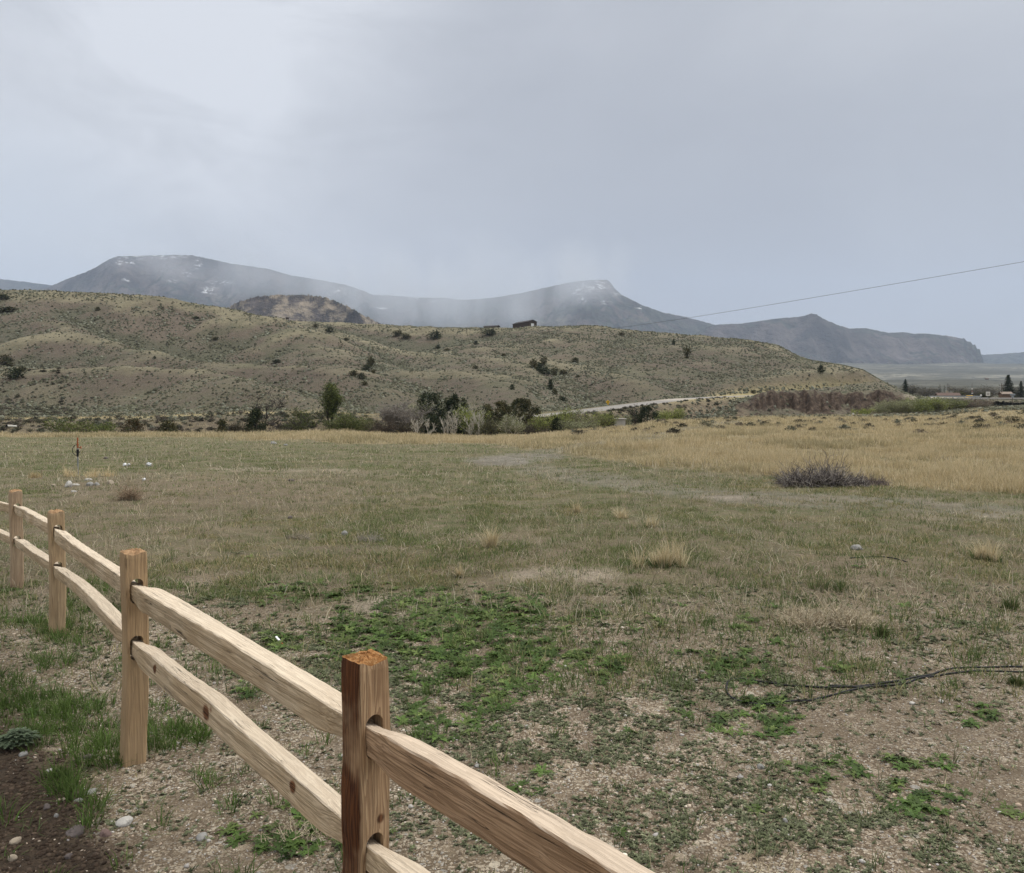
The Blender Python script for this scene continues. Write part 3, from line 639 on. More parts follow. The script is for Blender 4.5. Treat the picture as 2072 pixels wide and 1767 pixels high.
# --- short living grass of the middle and far field
P1 = Pile()
def grassy(m, x, d):
    p = np.clip(1-.92*sstep(1090, 1420, m['yy']), .05, 1)*(1-.88*m['soilb'])*(1-.8*m['pale'])*(1-.85*m['path'])*(1-.6*m['gold'])*(1-m['soild'])
    p = p*(.06+1.3*sstep(-.15, .35, fbm(x/.75, d/.75, 301, 4)+.4*fbm(x/2.6, d/2.6, 304, 2)))*(.5+.6*sstep(-.3, .3, fbm(x/7., d/7., 302, 3)))
    return p
for n, d0, d1, nb, h, w_, rad in ((36000, 3.2, 8, 9, .034, .0030, .05), (64000, 7, 16, 8, .040, .0055, .11), (50000, 15, 34, 6, .045, .012, .22), (42000, 32, 90, 4, .06, .032, .5)):
    x, y, z, m = scat(n, d0, d1, .2 if d0 > 20 else 0., keep=grassy)
    o = RNG.uniform(.6, 1.4, len(x))
    V, F, own, t = blades(x, y, z, nb, rad, h*o, w_, .8)
    g = sstep(-.35, .3, fbm(x/4., y/4., 303, 3)+.2*fbm(x/.8, y/.8, 305, 2)+.5*(m['yy'] < 985)*(m['a'] < 1100)+.12); dry = np.clip(1-g+.9*m['gold']+.35*sstep(1250, 1000, m['yy'])*(m['a'] > 1300), 0, 1)[:, None]
    c = pal(len(x), [(.10, .165, .048), (.125, .18, .06), (.075, .13, .04), (.15, .195, .072)])
    dc = pal(len(x), [(.36, .29, .15), (.26, .23, .11), (.42, .35, .21), (.19, .18, .085)])
    mixm = (RNG.random((len(x), 1)) < dry*.75)
    c = np.where(mixm, dc, c)
    P1.add(V, F, tint(own, c, .3, (.30, .27, .12), t))
tag(P1.build('field_grass', GRASSM), 'thin short grass, green and straw coloured, over the whole field', 'grass', kind='stuff')
# --- fallen dead stalks
P2 = Pile()
def dead(m, x, d): return np.clip(.15+.85*sstep(1330, 1150, m['yy']), 0, 1)*(1-m['soild'])*(1-.7*m['path'])*(.3+.7*sstep(-.2, .4, fbm(x/2., d/2., 311, 3)))
for n, d0, d1, h, w_ in ((5000, 2.6, 8, .10, .0026), (16000, 6, 20, .14, .006), (12000, 18, 50, .2, .016)):
    x, y, z, m = scat(n, d0, d1, 0., keep=dead)
    V, F, own, t = blades(x, y, z+.006, 3, .10, h, w_, .93, .6)
    P2.add(V, F, tint(own, pal(len(x), [(.46, .39, .26), (.38, .32, .22), (.30, .26, .19), (.5, .45, .34)]), .2))
tag(P2.build('dead_stalks', GRASSM), 'pale dead grass stalks lying flat among the living grass', 'straw', kind='stuff')
# --- golden tall grass
P3 = Pile()
def golden(m, x, d): return np.clip(m['gold']*1.1-.25, 0, 1)*(.18+.82*sstep(-.3, .25, fbm(x/3.0, d/4.5, 321, 4)))*(1-.6*sstep(846, 842, m['yy']))
for n, d0, d1, nb, h, w_, rad in ((60000, 14, 34, 7, .26, .009, .14), (75000, 32, 72, 6, .30, .018, .26), (70000, 70, 178, 5, .34, .042, .5)):
    x, y, z, m = scat(n, d0, d1, .2, keep=golden)
    hv = (.3+.95*sstep(-.4, .5, fbm(x/2.2, y/2.2, 323, 4)))*sstep(1020, 960, m['yy']-20*(m['a'] > 1800))*.9+.15
    V, F, own, t = blades(x, y, z, nb, rad, h*hv, w_, .5)
    gg = fbm(x/6., y/6., 325, 4)
    c = pal(len(x), [(.46, .37, .21), (.54, .44, .27), (.36, .29, .16), (.60, .51, .34)])
    c = np.where((RNG.random((len(x), 1)) < sstep(-.1, .4, gg)[:, None]*.6), np.array([[.21, .19, .095]]), c)
    P3.add(V, F, tint(own, c, .22, (.62, .53, .34), t))
tag(P3.build('golden_grass', GRASSM), 'dry golden knee high grass filling the far side of the field', 'dry grass', kind='stuff')
# --- weeds: rosettes of toothed leaves
def rosette(k, L=1., leaves=10, lobes=5, seed=0):
    r = np.random.default_rng(seed); V, F, C = [], [], []
    for i in range(leaves):
        th = i*2.4+r.normal(0, .25); ln = L*r.uniform(.6, 1.15); lift = r.uniform(.15, .9); sh = r.uniform(.75, 1.25)
        ts = np.linspace(0, 1, lobes*2+1); n0 = len(V); dx, dy = math.cos(th), math.sin(th)
        for j, t in enumerate(ts):
            R = ln*t; hz_ = ln*(lift*t-.75*lift*t*t*1.1); wd = ln*.17*math.sin(math.pi*min(1, t*.9+.12))*(1.25 if j % 2 else .35)
            if j == len(ts)-1: wd = .004
            for sgn in (-1, 0, 1):
                V.append((dx*R-dy*wd*sgn+dx*abs(sgn)*wd*.4, dy*R+dx*wd*sgn+dy*abs(sgn)*wd*.4, hz_+abs(sgn)*wd*.35)); C.append(sh*(1. if sgn else .8))
        for j in range(len(ts)-1):
            a = n0+j*3
            F += [(a, a+1, a+4), (a, a+4, a+3), (a+1, a+2, a+5), (a+1, a+5, a+4)]
    return np.array(V), np.array(F), np.array(C)
ROS = [rosette(0, 1, 9, 4, s) for s in range(6)]
x, y, z, m = scat(90000, 2.3, 9.5, 0., keep=lambda m, x, d: np.clip(m['green']*1.05-.12+.28*fbm(x/.25, d/.25, 331, 2), 0, 1)*.14)
sc_ = RNG.uniform(.035, .085, len(x))*(.7+.5*sstep(3, 7, y))
WE = inst(ROS, x, y, z, sc_, pal(len(x), [(.075, .13, .028), (.095, .155, .036), (.06, .105, .025), (.14, .19, .055)]), .22, .15)
tag(WE.build('weeds', leafmat('weed_leaf', .65, .25)), 'bright green toothed weeds in ragged patches over the gravel', 'weeds', kind='stuff')
# --- low grey-green mat plants
def matp(seed, n=12):
    r = np.random.default_rng(seed); V, F, C = [], [], []
    for i in range(n):
        th = r.uniform(0, 6.28); R0 = r.uniform(0, .55); bx, by = math.cos(th)*R0, math.sin(th)*R0; ph = r.uniform(0, 6.28); L = r.uniform(.35, .8); wv = .17; q = r.uniform(.2, .9)
        dx, dy = math.cos(ph), math.sin(ph); n0 = len(V); s = r.uniform(.7, 1.3)
        V += [(bx, by, 0), (bx+dx*L*.5-dy*wv, by+dy*L*.5+dx*wv, L*.5*q), (bx+dx*L*.5+dy*wv, by+dy*L*.5-dx*wv, L*.5*q), (bx+dx*L, by+dy*L, L*.7*q)]; C += [.6*s, s, s, 1.15*s]
        F += [(n0, n0+2, n0+1), (n0+1, n0+2, n0+3)]
    return np.array(V), np.array(F), np.array(C)
MPR = [matp(s) for s in range(6)]
x, y, z, m = scat(230000, 2.2, 8.5, -.3, keep=lambda m, x, d: np.clip((m['mat']*.95+.12*(m['yy'] > 1180))*sstep(-.25, .3, fbm(x/.22, d/.22, 341, 4)+.10)*(1-m['soild'])*(1-.5*m['soilb']), 0, 1)*.62)
CV = inst(MPR, x, y, z, RNG.uniform(.014, .034, len(x))*(.8+.4*sstep(3, 7, y)), pal(len(x), [(.115, .13, .07), (.145, .16, .092), (.09, .105, .053), (.18, .19, .115)]), .25, .15)
tag(CV.build('mat_weeds', leafmat('mat_leaf', .85, .15)), 'low grey green creeping plants matted over pale gravel', 'ground cover', kind='stuff')
# --- lush grass tufts near the fence
P4 = Pile()
x, y, z, m = scat(26000, 2.0, 8.5, 0., x0=-500, x1=700, keep=lambda m, x, d: np.clip(m['tuft']*1.25-.1+.5*fbm(x/.18, d/.18, 351, 2), 0, 1)*.34*np.clip(4/d, .5, 1))
V, F, own, t = blades(x, y, z, 22, .04, RNG.uniform(.06, .13, len(x))*.85, .0042, .78, .5)
P4.add(V, F, tint(own, pal(len(x), [(.07, .13, .025), (.09, .155, .034), (.05, .10, .022)]), .35, (.20, .25, .08), t))
x, y, z, m = scat(2600, 2.6, 9, 0., keep=lambda m, x, d: .10+.5*m['green']*0+.35*m['mat']+.3*(m['yy'] < 1300)*(fbm(x/.9, d/.9, 353, 2) > .1))
V, F, own, t = blades(x, y, z, 14, .04, RNG.uniform(.04, .10, len(x)), .0035, .75, .5)
P4.add(V, F, tint(own, pal(len(x), [(.06, .10, .03), (.07, .11, .04), (.10, .13, .05)]), .35, (.2, .22, .09), t))
x, y, z, m = scat(13000, 4.6, 26, .6, keep=lambda m, x, d: .5*(1-m['path'])*(1-.5*m['soilb'])*(fbm(x/2.2, d/2.2, 355, 2) > -.05)*(m['a'] > 500)+.2)
V, F, own, t = blades(x, y, z, 16, .09, RNG.uniform(.03, .11, len(x))*(1+.5*(RNG.random(len(x)) > .93)), .0055, .8, .5)
P4.add(V, F, tint(own, pal(len(x), [(.06, .11, .03), (.075, .13, .038), (.095, .14, .05), (.30, .27, .14)]), .35, (.24, .24, .1), t))
tag(P4.build('grass_clumps', GRASSM), 'lush dark green grass growing thick around the fence posts', 'grass', kind='stuff')
# --- pebbles
def ico(seed, sub_=1, fl_=.6, rough=.18):
    bm = bmesh.new(); bmesh.ops.create_icosphere(bm, subdivisions=sub_, radius=1); r = np.random.default_rng(seed)
    V = np.array([v.co[:] for v in bm.verts]); F = np.array([[v.index for v in f.verts] for f in bm.faces]); bm.free()
    k = r.normal(0, 1, (3, 3)); V = V*(1+rough*np.sin(V@k*1.7).sum(1)[:, None]*.5+r.normal(0, rough*.25, (len(V), 1)))
    V = V*np.array([1, r.uniform(.6, .9), fl_*r.uniform(.7, 1.1)]); return V, F, np.ones(len(V))
PB = [ico(s, 1) for s in range(8)]
x, y, z, m = scat(60000, 2.1, 7.5, .2, keep=lambda m, x, d: np.clip(.2+.6*m['grav']-.12*m['soild']-.3*m['green'], 0, 1)*.5)
r_ = .0026+.0045*RNG.random(len(x))**3+.012*(RNG.random(len(x)) > .985)*RNG.random(len(x))
PE = inst(PB, x, y, z+.15*r_, r_, pal(len(x), [(.55, .46, .36), (.42, .33, .25), (.62, .55, .46), (.30, .25, .21), (.36, .34, .32), (.5, .48, .45)]), .15, .1)
tag(PE.build('pebbles', leafmat('pebble_stone', .85)), 'loose pale gravel pebbles strewn over the bare soil', 'gravel', kind='stuff')
# --- clods of the dug dark soil
x, y, z, m = scat(60000, 2.0, 6, .2, x0=-700, x1=420, keep=lambda m, x, d: np.clip(m['soild']*1.1, 0, 1)*.7)
r_ = .003+.011*RNG.random(len(x))**2.5
CL = inst(PB, x, y, z, r_, pal(len(x), [(.055, .038, .027), (.08, .057, .04), (.04, .028, .02), (.11, .08, .058)]), .2, .1)
tag(CL.build('soil_clods', leafmat('soil_clod', .95)), 'crumbly dark brown soil clods in the dug corner by the fence', 'soil', kind='stuff')
# --- sagebrush covering the hills
def lump(seed, n=9):
    r = np.random.default_rng(seed); V, F, C = [], [], []
    for i in range(n):
        th = r.uniform(0, 6.28); R0 = r.uniform(.1, .6); R0 = R0 if n < 20 else r.uniform(.05, .85); c = np.array([math.cos(th)*R0, math.sin(th)*R0, r.uniform(.1, .8)*(1-.6*R0*R0)]); q = r.normal(0, .3 if n < 20 else .105, (3, 3)); n0 = len(V)
        V += list(c+q*[1, 1, .8]); F.append((n0, n0+1, n0+2)); C += [r.uniform(.6, 1.3)]*3
    a, b, _ = ico(seed+50, 1, .55, .3); n0 = len(V); V += list(a*[.55, .55, .7]+[0, 0, .2]); F += [tuple(f+n0) for f in b[:20 if len(b) < 21 else len(b)]]; C += [.8]*len(a)
    return np.array(V), np.array(F), np.array(C)
def lump_s(seed):
    r = np.random.default_rng(seed); V = []; n = 6
    V = [(math.cos(i*6.283/n)*r.uniform(.7, 1.1), math.sin(i*6.283/n)*r.uniform(.7, 1.1), r.uniform(-.15, .1)) for i in range(n)]
    V += [(math.cos(i*6.283/3+.4)*r.uniform(.4, .7), math.sin(i*6.283/3+.4)*r.uniform(.4, .7), r.uniform(.55, .85)) for i in range(3)]
    F = [(0, 1, 6), (1, 2, 6), (2, 7, 6), (2, 3, 7), (3, 4, 7), (4, 8, 7), (4, 5, 8), (5, 0, 8), (0, 6, 8), (6, 7, 8)]
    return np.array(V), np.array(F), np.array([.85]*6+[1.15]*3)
LS = [lump_s(s) for s in range(8)]
n = 230000; d = RNG.uniform(128**1.0, 575, n); a_ = RNG.uniform(-160, 2230, n); x = (a_-CX)/K*d
z, rw_, rq_, dd_, aa_ = zt(x, d, True)
e = 4.; zx = (zt(x+e, d)-zt(x-e, d)); zy = (zt(x, d+e)-zt(x, d-e)); lap = zt(x+e, d)+zt(x-e, d)+zt(x, d+e)+zt(x, d-e)-4*z
den = sstep(-.2, .35, fbm(x/38., d/38., 401, 4))*.65+.2+sstep(.1, 1.2, lap)*.8
den = den*(1-.55*sstep(-.2, -1., lap)); den *= (rq_ > 7)*(1-.8*((d < 160)&(z < .8)&(a_ > 900)))
facing = (zy/(2*e) > -.12)*(1-.92*((a_ > 1490)&(a_ < 1875)&(d > 200)&(d < 226)))
k = RNG.random(n) < den*facing; x, d, z, a_, lap = x[k], d[k], z[k], a_[k], lap[k]
s = (.16+.40*RNG.random(len(x))**1.7)*(1+.5*sstep(.2, 1.4, lap))*(.8+.4*sstep(150, 450, d))
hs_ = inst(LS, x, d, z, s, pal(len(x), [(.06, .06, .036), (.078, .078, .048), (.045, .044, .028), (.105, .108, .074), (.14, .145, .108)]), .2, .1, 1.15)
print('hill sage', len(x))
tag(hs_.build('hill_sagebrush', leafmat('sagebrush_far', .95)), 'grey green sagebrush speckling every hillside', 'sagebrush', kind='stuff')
# pale bunch grass between the sagebrush
n = 100000; d = RNG.uniform(128, 560, n); a_ = RNG.uniform(-160, 2230, n); x = (a_-CX)/K*d; z, rw_, rq_, dd_, aa_ = zt(x, d, True)
k = (RNG.random(n) < .25+.7*sstep(-.2, .4, fbm(x/24., d/24., 411, 4)))*(rq_ > 5)*(1-((a_ > 1490)&(a_ < 1875)&(d > 200)&(d < 226)))*((zt(x, d+4)-zt(x, d-4)) > -1.); x, d, z = x[k], d[k], z[k]
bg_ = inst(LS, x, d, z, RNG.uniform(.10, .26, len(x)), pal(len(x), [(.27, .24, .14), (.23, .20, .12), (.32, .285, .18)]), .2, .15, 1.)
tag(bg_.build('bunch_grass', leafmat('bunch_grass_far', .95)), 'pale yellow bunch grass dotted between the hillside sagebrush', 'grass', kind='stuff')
# --- sagebrush of the creek bank and of the golden field
SG = [lump(s, 190) for s in range(8)]
px_, py_, ps_ = [], [], []
def put(n, fn, s0, s1):
    x, y, s = fn(n); px_.append(x); py_.append(y); ps_.append(RNG.uniform(s0, s1, len(x)))
def bankside(n):
    a = RNG.uniform(-150, 1500, n); t = RNG.random(n); Dc, Zc, Db, Zb, rv = prof(a); d = Dc+(Db-Dc)*(.5+.47*t); x = (a-CX)/K*d
    k = RNG.random(n) < .25+.9*sstep(-.1, .4, fbm(x/7., d/7., 421, 3)); return x[k], d[k], 1
def rfield(n):
    yv = RNG.uniform(842, 884, n); a = RNG.uniform(1150, 2120, n); d = 1.9*K/(yv-HY); d = np.minimum(d, 168); x = (a-CX)/K*d
    p = (.2+.8*sstep(0, .4, fbm(a/70., yv/7., 423, 3)))*(1-.8*sstep(862, 880, yv)); k = RNG.random(n) < p; return x[k], d[k], 1
def rbank(n):      # thick sage slope beside the bridge
    a = RNG.uniform(1850, 2010, n); t = RNG.random(n); d = 176+t*80; x = (a-CX)/K*d; return x, d, 1
def lgully(n):
    a = RNG.uniform(-100, 150, n); d = RNG.uniform(150, 235, n); x = (a-CX)/K*d; k = RNG.random(n) < .3+.7*(fbm(x/9, d/9, 425, 2) > 0); return x[k], d[k], 1
put(2600, bankside, .3, .8); put(900, rfield, .22, .6); put(260, rbank, .4, .9); put(500, lgully, .35, .9)
x = np.concatenate(px_); y = np.concatenate(py_); s = np.concatenate(ps_); z = zt(x, y)
o = inst(SG, x, y, z-.03, s, pal(len(x), [(.075, .07, .045), (.10, .10, .065), (.055, .05, .035), (.15, .155, .115), (.13, .11, .085)]), .2, .05, .9)
tag(o.build('sagebrush', leafmat('sagebrush_near', .95)), 'dark woody sagebrush clumps along the creek bank and in golden grass', 'sagebrush', kind='stuff')
# ================================================================== trees and shrubs
def tubes(segs, k=5):
    V, F = [], []
    for p0, p1, r0, r1 in segs:
        p0 = np.array(p0); p1 = np.array(p1); a = p1-p0; L = np.linalg.norm(a)
        if L < 1e-6: continue
        a = a/L; u = np.cross(a, [0, 0, 1.] if abs(a[2]) < .9 else [1., 0, 0]); u /= np.linalg.norm(u); v = np.cross(a, u); n0 = len(V)
        for p, r in ((p0-a*r0*.2, r0), (p1+a*r1*.2, r1)):
            for i in range(k): t = 6.28318*i/k; V.append(p+(u*math.cos(t)+v*math.sin(t))*r)
        for i in range(k):
            j = (i+1) % k; F.append((n0+i, n0+j, n0+k+j)); F.append((n0+i, n0+k+j, n0+k+i))
    return np.array(V), np.array(F)
def branch(rnd, p, dirv, L, r, lev, segs, tips, spread=.6, nsub=4, up=.15, wig=.18, keep=.75, taper=.55):
    p = np.array(p, float); d = np.array(dirv, float); n = 4 if lev > 0 else 3
    pts = [p]
    for i in range(n):
        d = d+rnd.normal(0, wig, 3); d[2] += up; d /= np.linalg.norm(d); q = pts[-1]+d*L/n
        segs.append((pts[-1], q, r*(1-(1-taper)*i/n), r*(1-(1-taper)*(i+1)/n))); pts.append(q)
    tips.append(pts[-1])
    if lev <= 0: return
    for i in range(nsub):
        t = rnd.uniform(.3, 1.); k = min(n-1, int(t*n)); b = pts[k]+(pts[k+1]-pts[k])*(t*n-k)
        az = rnd.uniform(0, 6.283); pr = np.array([math.cos(az), math.sin(az), rnd.uniform(-.1, .5)])
        nd = d*(1-spread)+pr*spread; nd /= np.linalg.norm(nd)
        branch(rnd, b, nd, L*rnd.uniform(.45, .75)*keep/.75, r*taper*rnd.uniform(.5, .8), lev-1, segs, tips, spread, nsub, up*.7, wig*1.1, keep, taper)
def leaf_cloud(rnd, centres, rad, n, size, cols, flat_=1.):
    c = centres[rnd.integers(0, len(centres), n)]; own = rnd.integers(0, 12, n)
    P = c+rnd.normal(0, 1, (n, 3))*rad*np.array([1, 1, flat_])
    q = rnd.normal(0, 1, (n, 3, 3)); q /= np.linalg.norm(q, axis=2)[:, :, None]; s = size*rnd.uniform(.6, 1.4, n)
    V = (P[:, None, :]+q*s[:, None, None]).reshape(-1, 3)
    ci = (np.abs(np.sin(c@np.array([12.9, 78.2, 37.7])*1.3))*len(cols)).astype(int) % len(cols)
    C = np.repeat(np.array(cols)[ci]*rnd.normal(1, .22, (n, 1)).clip(.5, 1.6), 3, 0)
    return V, np.arange(3*n).reshape(-1, 3), C
LEAFM = leafmat('tree_leaves', .8, .3); NEEDM = leafmat('evergreen_needles', .9, .05)
def bark(name, a, b):
    n = N(name); n.col(n.ramp(n.noise(1., 5, .7, n.vec('Object', (6, 6, 1.2))), (.35, a), (.65, b))); return n.m
BK = dict(brown=bark('brown_bark', (.05, .04, .03), (.12, .095, .075)), grey=bark('grey_bark', (.16, .14, .12), (.30, .27, .24)), white=bark('white_bark', (.34, .31, .26), (.58, .54, .47)), black=bark('dark_bark', (.025, .02, .018), (.07, .058, .05)))
C_OLIVE = [(.10, .125, .036), (.13, .155, .05), (.07, .09, .03), (.12, .135, .042)]
C_YEL = [(.26, .29, .07), (.21, .25, .06), (.31, .33, .11), (.18, .21, .06)]
C_PALE = [(.26, .27, .15), (.30, .30, .19), (.21, .22, .12)]
C_DARK = [(.022, .035, .016), (.032, .045, .02), (.016, .026, .012), (.045, .052, .022)]
C_JUN = [(.05, .055, .02), (.065, .066, .024), (.036, .042, .016), (.08, .07, .03)]
def make(name, label, cat, x, y, parts, rz=0, group=None):
    z = z1(x, y)-.05; t = empty(name, (x, y, z), rz); tag(t, label, cat, group)
    for nm, (V, F, C), mat in parts: tri_mesh(nm, V, F, mat, dict(tint=C) if C is not None else None, parent=t)
    return t
def broad(seed, h, wd, stems=1, lev=3, leaves=2500, cols=C_OLIVE, leafs=.11, rad=.28, bk='brown', up=.25, spread=.55, r0=None, base_spread=.15, nsub=4, squash=1.):
    rnd = np.random.default_rng(seed); segs, tips = [], []; r0 = (r0 or h*.018)*1.25
    for i in range(stems):
        az = rnd.uniform(0, 6.283); d0 = np.array([math.cos(az)*base_spread, math.sin(az)*base_spread, 1]); d0 /= np.linalg.norm(d0)
        branch(rnd, (math.cos(az)*.05*stems**.5, math.sin(az)*.05*stems**.5, 0), d0, h*.66*rnd.uniform(.8, 1.05), r0*rnd.uniform(.7, 1), lev, segs, tips, spread, nsub, up*.35, .10)
    mt = .8 if bk == 'white' else 1.
    T = np.array(tips); S = np.array([[s[0], s[1]] for s in segs])
    top = S[..., 2].max(); w_ = np.percentile(np.abs(S[..., :2]), 97)*2
    sc = np.array([wd/w_, wd/w_, h/top]); segs = [(a*sc, b*sc, max(ra, .02*mt), max(rb, .016*mt)) for a, b, ra, rb in segs]; T = T*sc
    tv, tf = tubes(segs, 4)
    out = [('trunk', (tv, tf, None), BK[bk])]
    leaves = int(leaves*1.5); leafs *= 1.2
    if leaves:
        T = T[T[:, 2] > h*.12]; out.append(('crown', leaf_cloud(rnd, T, rad, leaves, leafs, cols), LEAFM))
    return out
def evergreen(seed, h, wd, cols=C_JUN, n=2600, size=.13, shape='round', base=.02, trunk=True, gaps=.5):
    rnd = np.random.default_rng(seed); m = 420; n = int(n*1.6); size *= 1.15
    t = rnd.uniform(0, 1, m)
    R = {'round': np.sqrt(np.clip(1-(2*np.maximum(t, .35)-.7)**2/1.75, .02, 1)), 'cone': (1-t)**.8+.05, 'column': np.clip(1.2*np.sqrt(1-t), 0, 1)*(.7+.3*np.minimum(t*5, 1)), 'tuft': np.where(t > .35, np.sqrt(np.clip(1-((t-.68)/.36)**2, .02, 1)), .08)}[shape]
    az = rnd.uniform(0, 6.283, m); lob = 1+.28*np.sin(az*3+seed)+.18*np.sin(az*5+t*9+seed*2); rr_ = R*wd/2*lob*np.sqrt(rnd.uniform(.25, 1, m))*.92
    c = np.stack([np.cos(az)*rr_, np.sin(az)*rr_, h*(base+(1-base)*t)*.97], 1)
    g = noise(c[:, 0]/wd*4+seed, c[:, 2]/h*5+c[:, 1]/wd*3, seed); c = c[g > np.quantile(g, gaps*.6)]
    parts = []
    if trunk:
        segs = [((0, 0, 0), (wd*.02, 0, h*.45), h*.022, h*.014), ((wd*.02, 0, h*.45), (0, wd*.02, h*.93), h*.014, h*.004)]
        for i in range(14):
            q = c[rnd.integers(0, len(c))]; segs.append(((0, 0, max(.05, q[2]*.75)), q, h*.006, h*.002))
        V, F = tubes(segs, 5); parts.append(('trunk', (V, F, None), BK['brown']))
    parts.append(('crown', leaf_cloud(rnd, c, size*1.25, n, size, cols), NEEDM)); return parts
def spruce(seed, h, wd, n=26):
    rnd = np.random.default_rng(seed); V, C = [], []
    segs = [((0, 0, 0), (0, 0, h*.98), h*.018, h*.002)]
    for i in range(n):
        t = i/n; zz = h*(.06+.92*t); R = wd*.85*(1-t)**.85*rnd.uniform(.75, 1.15)+.05
        for k in range(9):
            az = rnd.uniform(0, 6.283); L = R*rnd.uniform(.75, 1.1); dx, dy = math.cos(az), math.sin(az); segs.append(((0, 0, zz), (dx*L*.9, dy*L*.9, zz-L*.22), h*.003, h*.001))
            for q in range(9):
                f = (q+1)/9; b = np.array([dx*L*f, dy*L*f, zz-L*.28*f]); s = .11*wd*(1.1-.6*f)*rnd.uniform(.6, 1.1)
                for _ in range(2): V += [b+rnd.normal(0, .5, 3)*s*.5, b+np.array([-dy, dx, -.35])*s*rnd.uniform(.4, 1), b+np.array([dy, -dx, -.35])*s*rnd.uniform(.4, 1)]; C += [np.array(C_DARK[rnd.integers(0, 4)])*rnd.uniform(.8, 1.3)]*3
    tv, tf = tubes(segs, 4); V = np.array(V)
    return [('trunk', (tv, tf, None), BK['brown']), ('crown', (V, np.arange(len(V)).reshape(-1, 3), np.array(C)), NEEDM)]
def place(fn, name, label, cat, xv, ytop, d, wv, group=None, **k):
    X = (xv-CX)/K*d; z = z1(X, d)-.05; h = CAM_H-(ytop-HY)/K*d-z; wv = wv*(1.3 if fn is evergreen else 1.2 if fn is broad and d < 170 else 1.); return make(name, label, cat, X, d, fn(h=h, wd=wv/K*d, **k), group=group)
G_ = 'trees and shrubs along the creek'
# creek line, from the fence side to the bridge
place(broad, 'shrub', 'sprawling green shrub behind the upright water standpipe', 'shrub', 172, 852, 90, 95, G_, seed=1, stems=9, lev=2, leaves=2600, cols=C_OLIVE, leafs=.09, base_spread=.9, nsub=3)
place(evergreen, 'juniper', 'lone rusty dark juniper on the bank between standpipe and snag', 'shrub', 268, 849, 108, 36, G_, seed=2, cols=[(.05, .05, .02), (.08, .055, .025)], n=1300)
place(evergreen, 'juniper', 'small round juniper midway between the rusty one and the slim one', 'shrub', 341, 853, 100, 30, G_, seed=3, n=1100)
place(evergreen, 'juniper', 'slim upright juniper nearest the leafless snag', 'shrub', 450, 851, 100, 16, G_, seed=4, n=800, shape='column')
place(broad, 'bare_tree', 'leafless dark tree with crooked top standing over an evergreen bush', 'tree', 533, 786, 112, 62, G_, seed=12, stems=1, lev=4, leaves=0, bk='black', r0=.13, spread=.6, up=.1, nsub=4)
place(evergreen, 'juniper', 'dense dark bush hugging the base of the leafless dark tree', 'shrub', 518, 828, 110, 34, G_, seed=6, n=2200, cols=C_DARK, shape='column')
place(broad, 'bare_tree', 'low leafless tree leaning out beside the crooked snag', 'tree', 572, 838, 110, 60, G_, seed=7, stems=3, lev=3, leaves=0, bk='black', base_spread=1.2, r0=.07)
place(broad, 'willow', 'loose olive willow between the snag and the tall cottonwood', 'tree', 622, 822, 114, 66, G_, seed=8, stems=4, lev=3, leaves=2300, leafs=.075, rad=.3, cols=C_OLIVE, bk='black', base_spread=.7)
place(broad, 'cottonwood', 'tallest narrow cottonwood with upright green crown on the creek', 'tree', 669, 777, 116, 25, G_, seed=9, stems=3, lev=3, leaves=6500, cols=C_OLIVE, leafs=.10, rad=.3, base_spread=.06, up=.9, spread=.25, bk='black')
place(broad, 'willow', 'bushy green willow against the right foot of the tall cottonwood', 'tree', 704, 836, 113, 50, G_, seed=10, stems=7, lev=2, leaves=4200, cols=C_OLIVE, leafs=.09, base_spread=.5, nsub=5)
place(broad, 'willow', 'yellowish green low willow before the pale leafless tree', 'shrub', 748, 846, 112, 60, G_, seed=11, stems=8, lev=2, leaves=3200, cols=[(.15, .16, .055), (.12, .13, .05)], leafs=.08, base_spread=.8)
place(broad, 'bare_tree', 'broad pale grey leafless tree fanning over the dark gully mouth', 'tree', 800, 803, 118, 92, G_, seed=12, stems=6, lev=4, leaves=1500, cols=[(.24, .21, .18), (.2, .17, .14)], leafs=.05, rad=.35, bk='grey', base_spread=.5, r0=.11, nsub=5)
place(broad, 'willow', 'faint budding pale green tree beside the grey leafless tree', 'tree', 842, 812, 122, 62, G_, seed=13, stems=3, lev=3, leaves=1700, cols=C_PALE, leafs=.07, rad=.35, bk='grey', base_spread=.4)
place(evergreen, 'pine', 'dark bushy topped pine with bare trunk above the thicket', 'tree', 869, 794, 124, 44, G_, seed=14, n=3400, size=.16, cols=C_DARK, shape='tuft')
place(evergreen, 'juniper', 'ragged dark juniper with spiky top in the middle of the thicket', 'tree', 918, 799, 122, 56, G_, seed=15, n=5200, size=.14, cols=C_DARK, shape='round', gaps=.9)
place(evergreen, 'juniper', 'dark low juniper mass under the bushy topped pine', 'tree', 880, 842, 118, 66, G_, seed=16, n=3800, cols=C_DARK, gaps=.3)
place(evergreen, 'juniper', 'dark low juniper mass under the ragged spiky juniper', 'tree', 935, 838, 117, 58, G_, seed=17, n=3800, cols=C_DARK, gaps=.3)
place(broad, 'willow', 'bright yellow green tree glowing between two dark junipers', 'tree', 960, 817, 113, 44, G_, seed=18, stems=5, lev=3, leaves=4200, cols=C_YEL, leafs=.09, bk='white', up=.5, spread=.4, base_spread=.25)
place(evergreen, 'juniper', 'big rounded olive juniper right of the bright yellow tree', 'tree', 1006, 812, 116, 76, G_, seed=19, n=11000, size=.12, cols=C_JUN, gaps=.15)
place(evergreen, 'juniper', 'big rounded olive juniper with taller crown beside its twin', 'tree', 1054, 806, 119, 66, G_, seed=20, n=9000, size=.12, cols=C_JUN, gaps=.2)
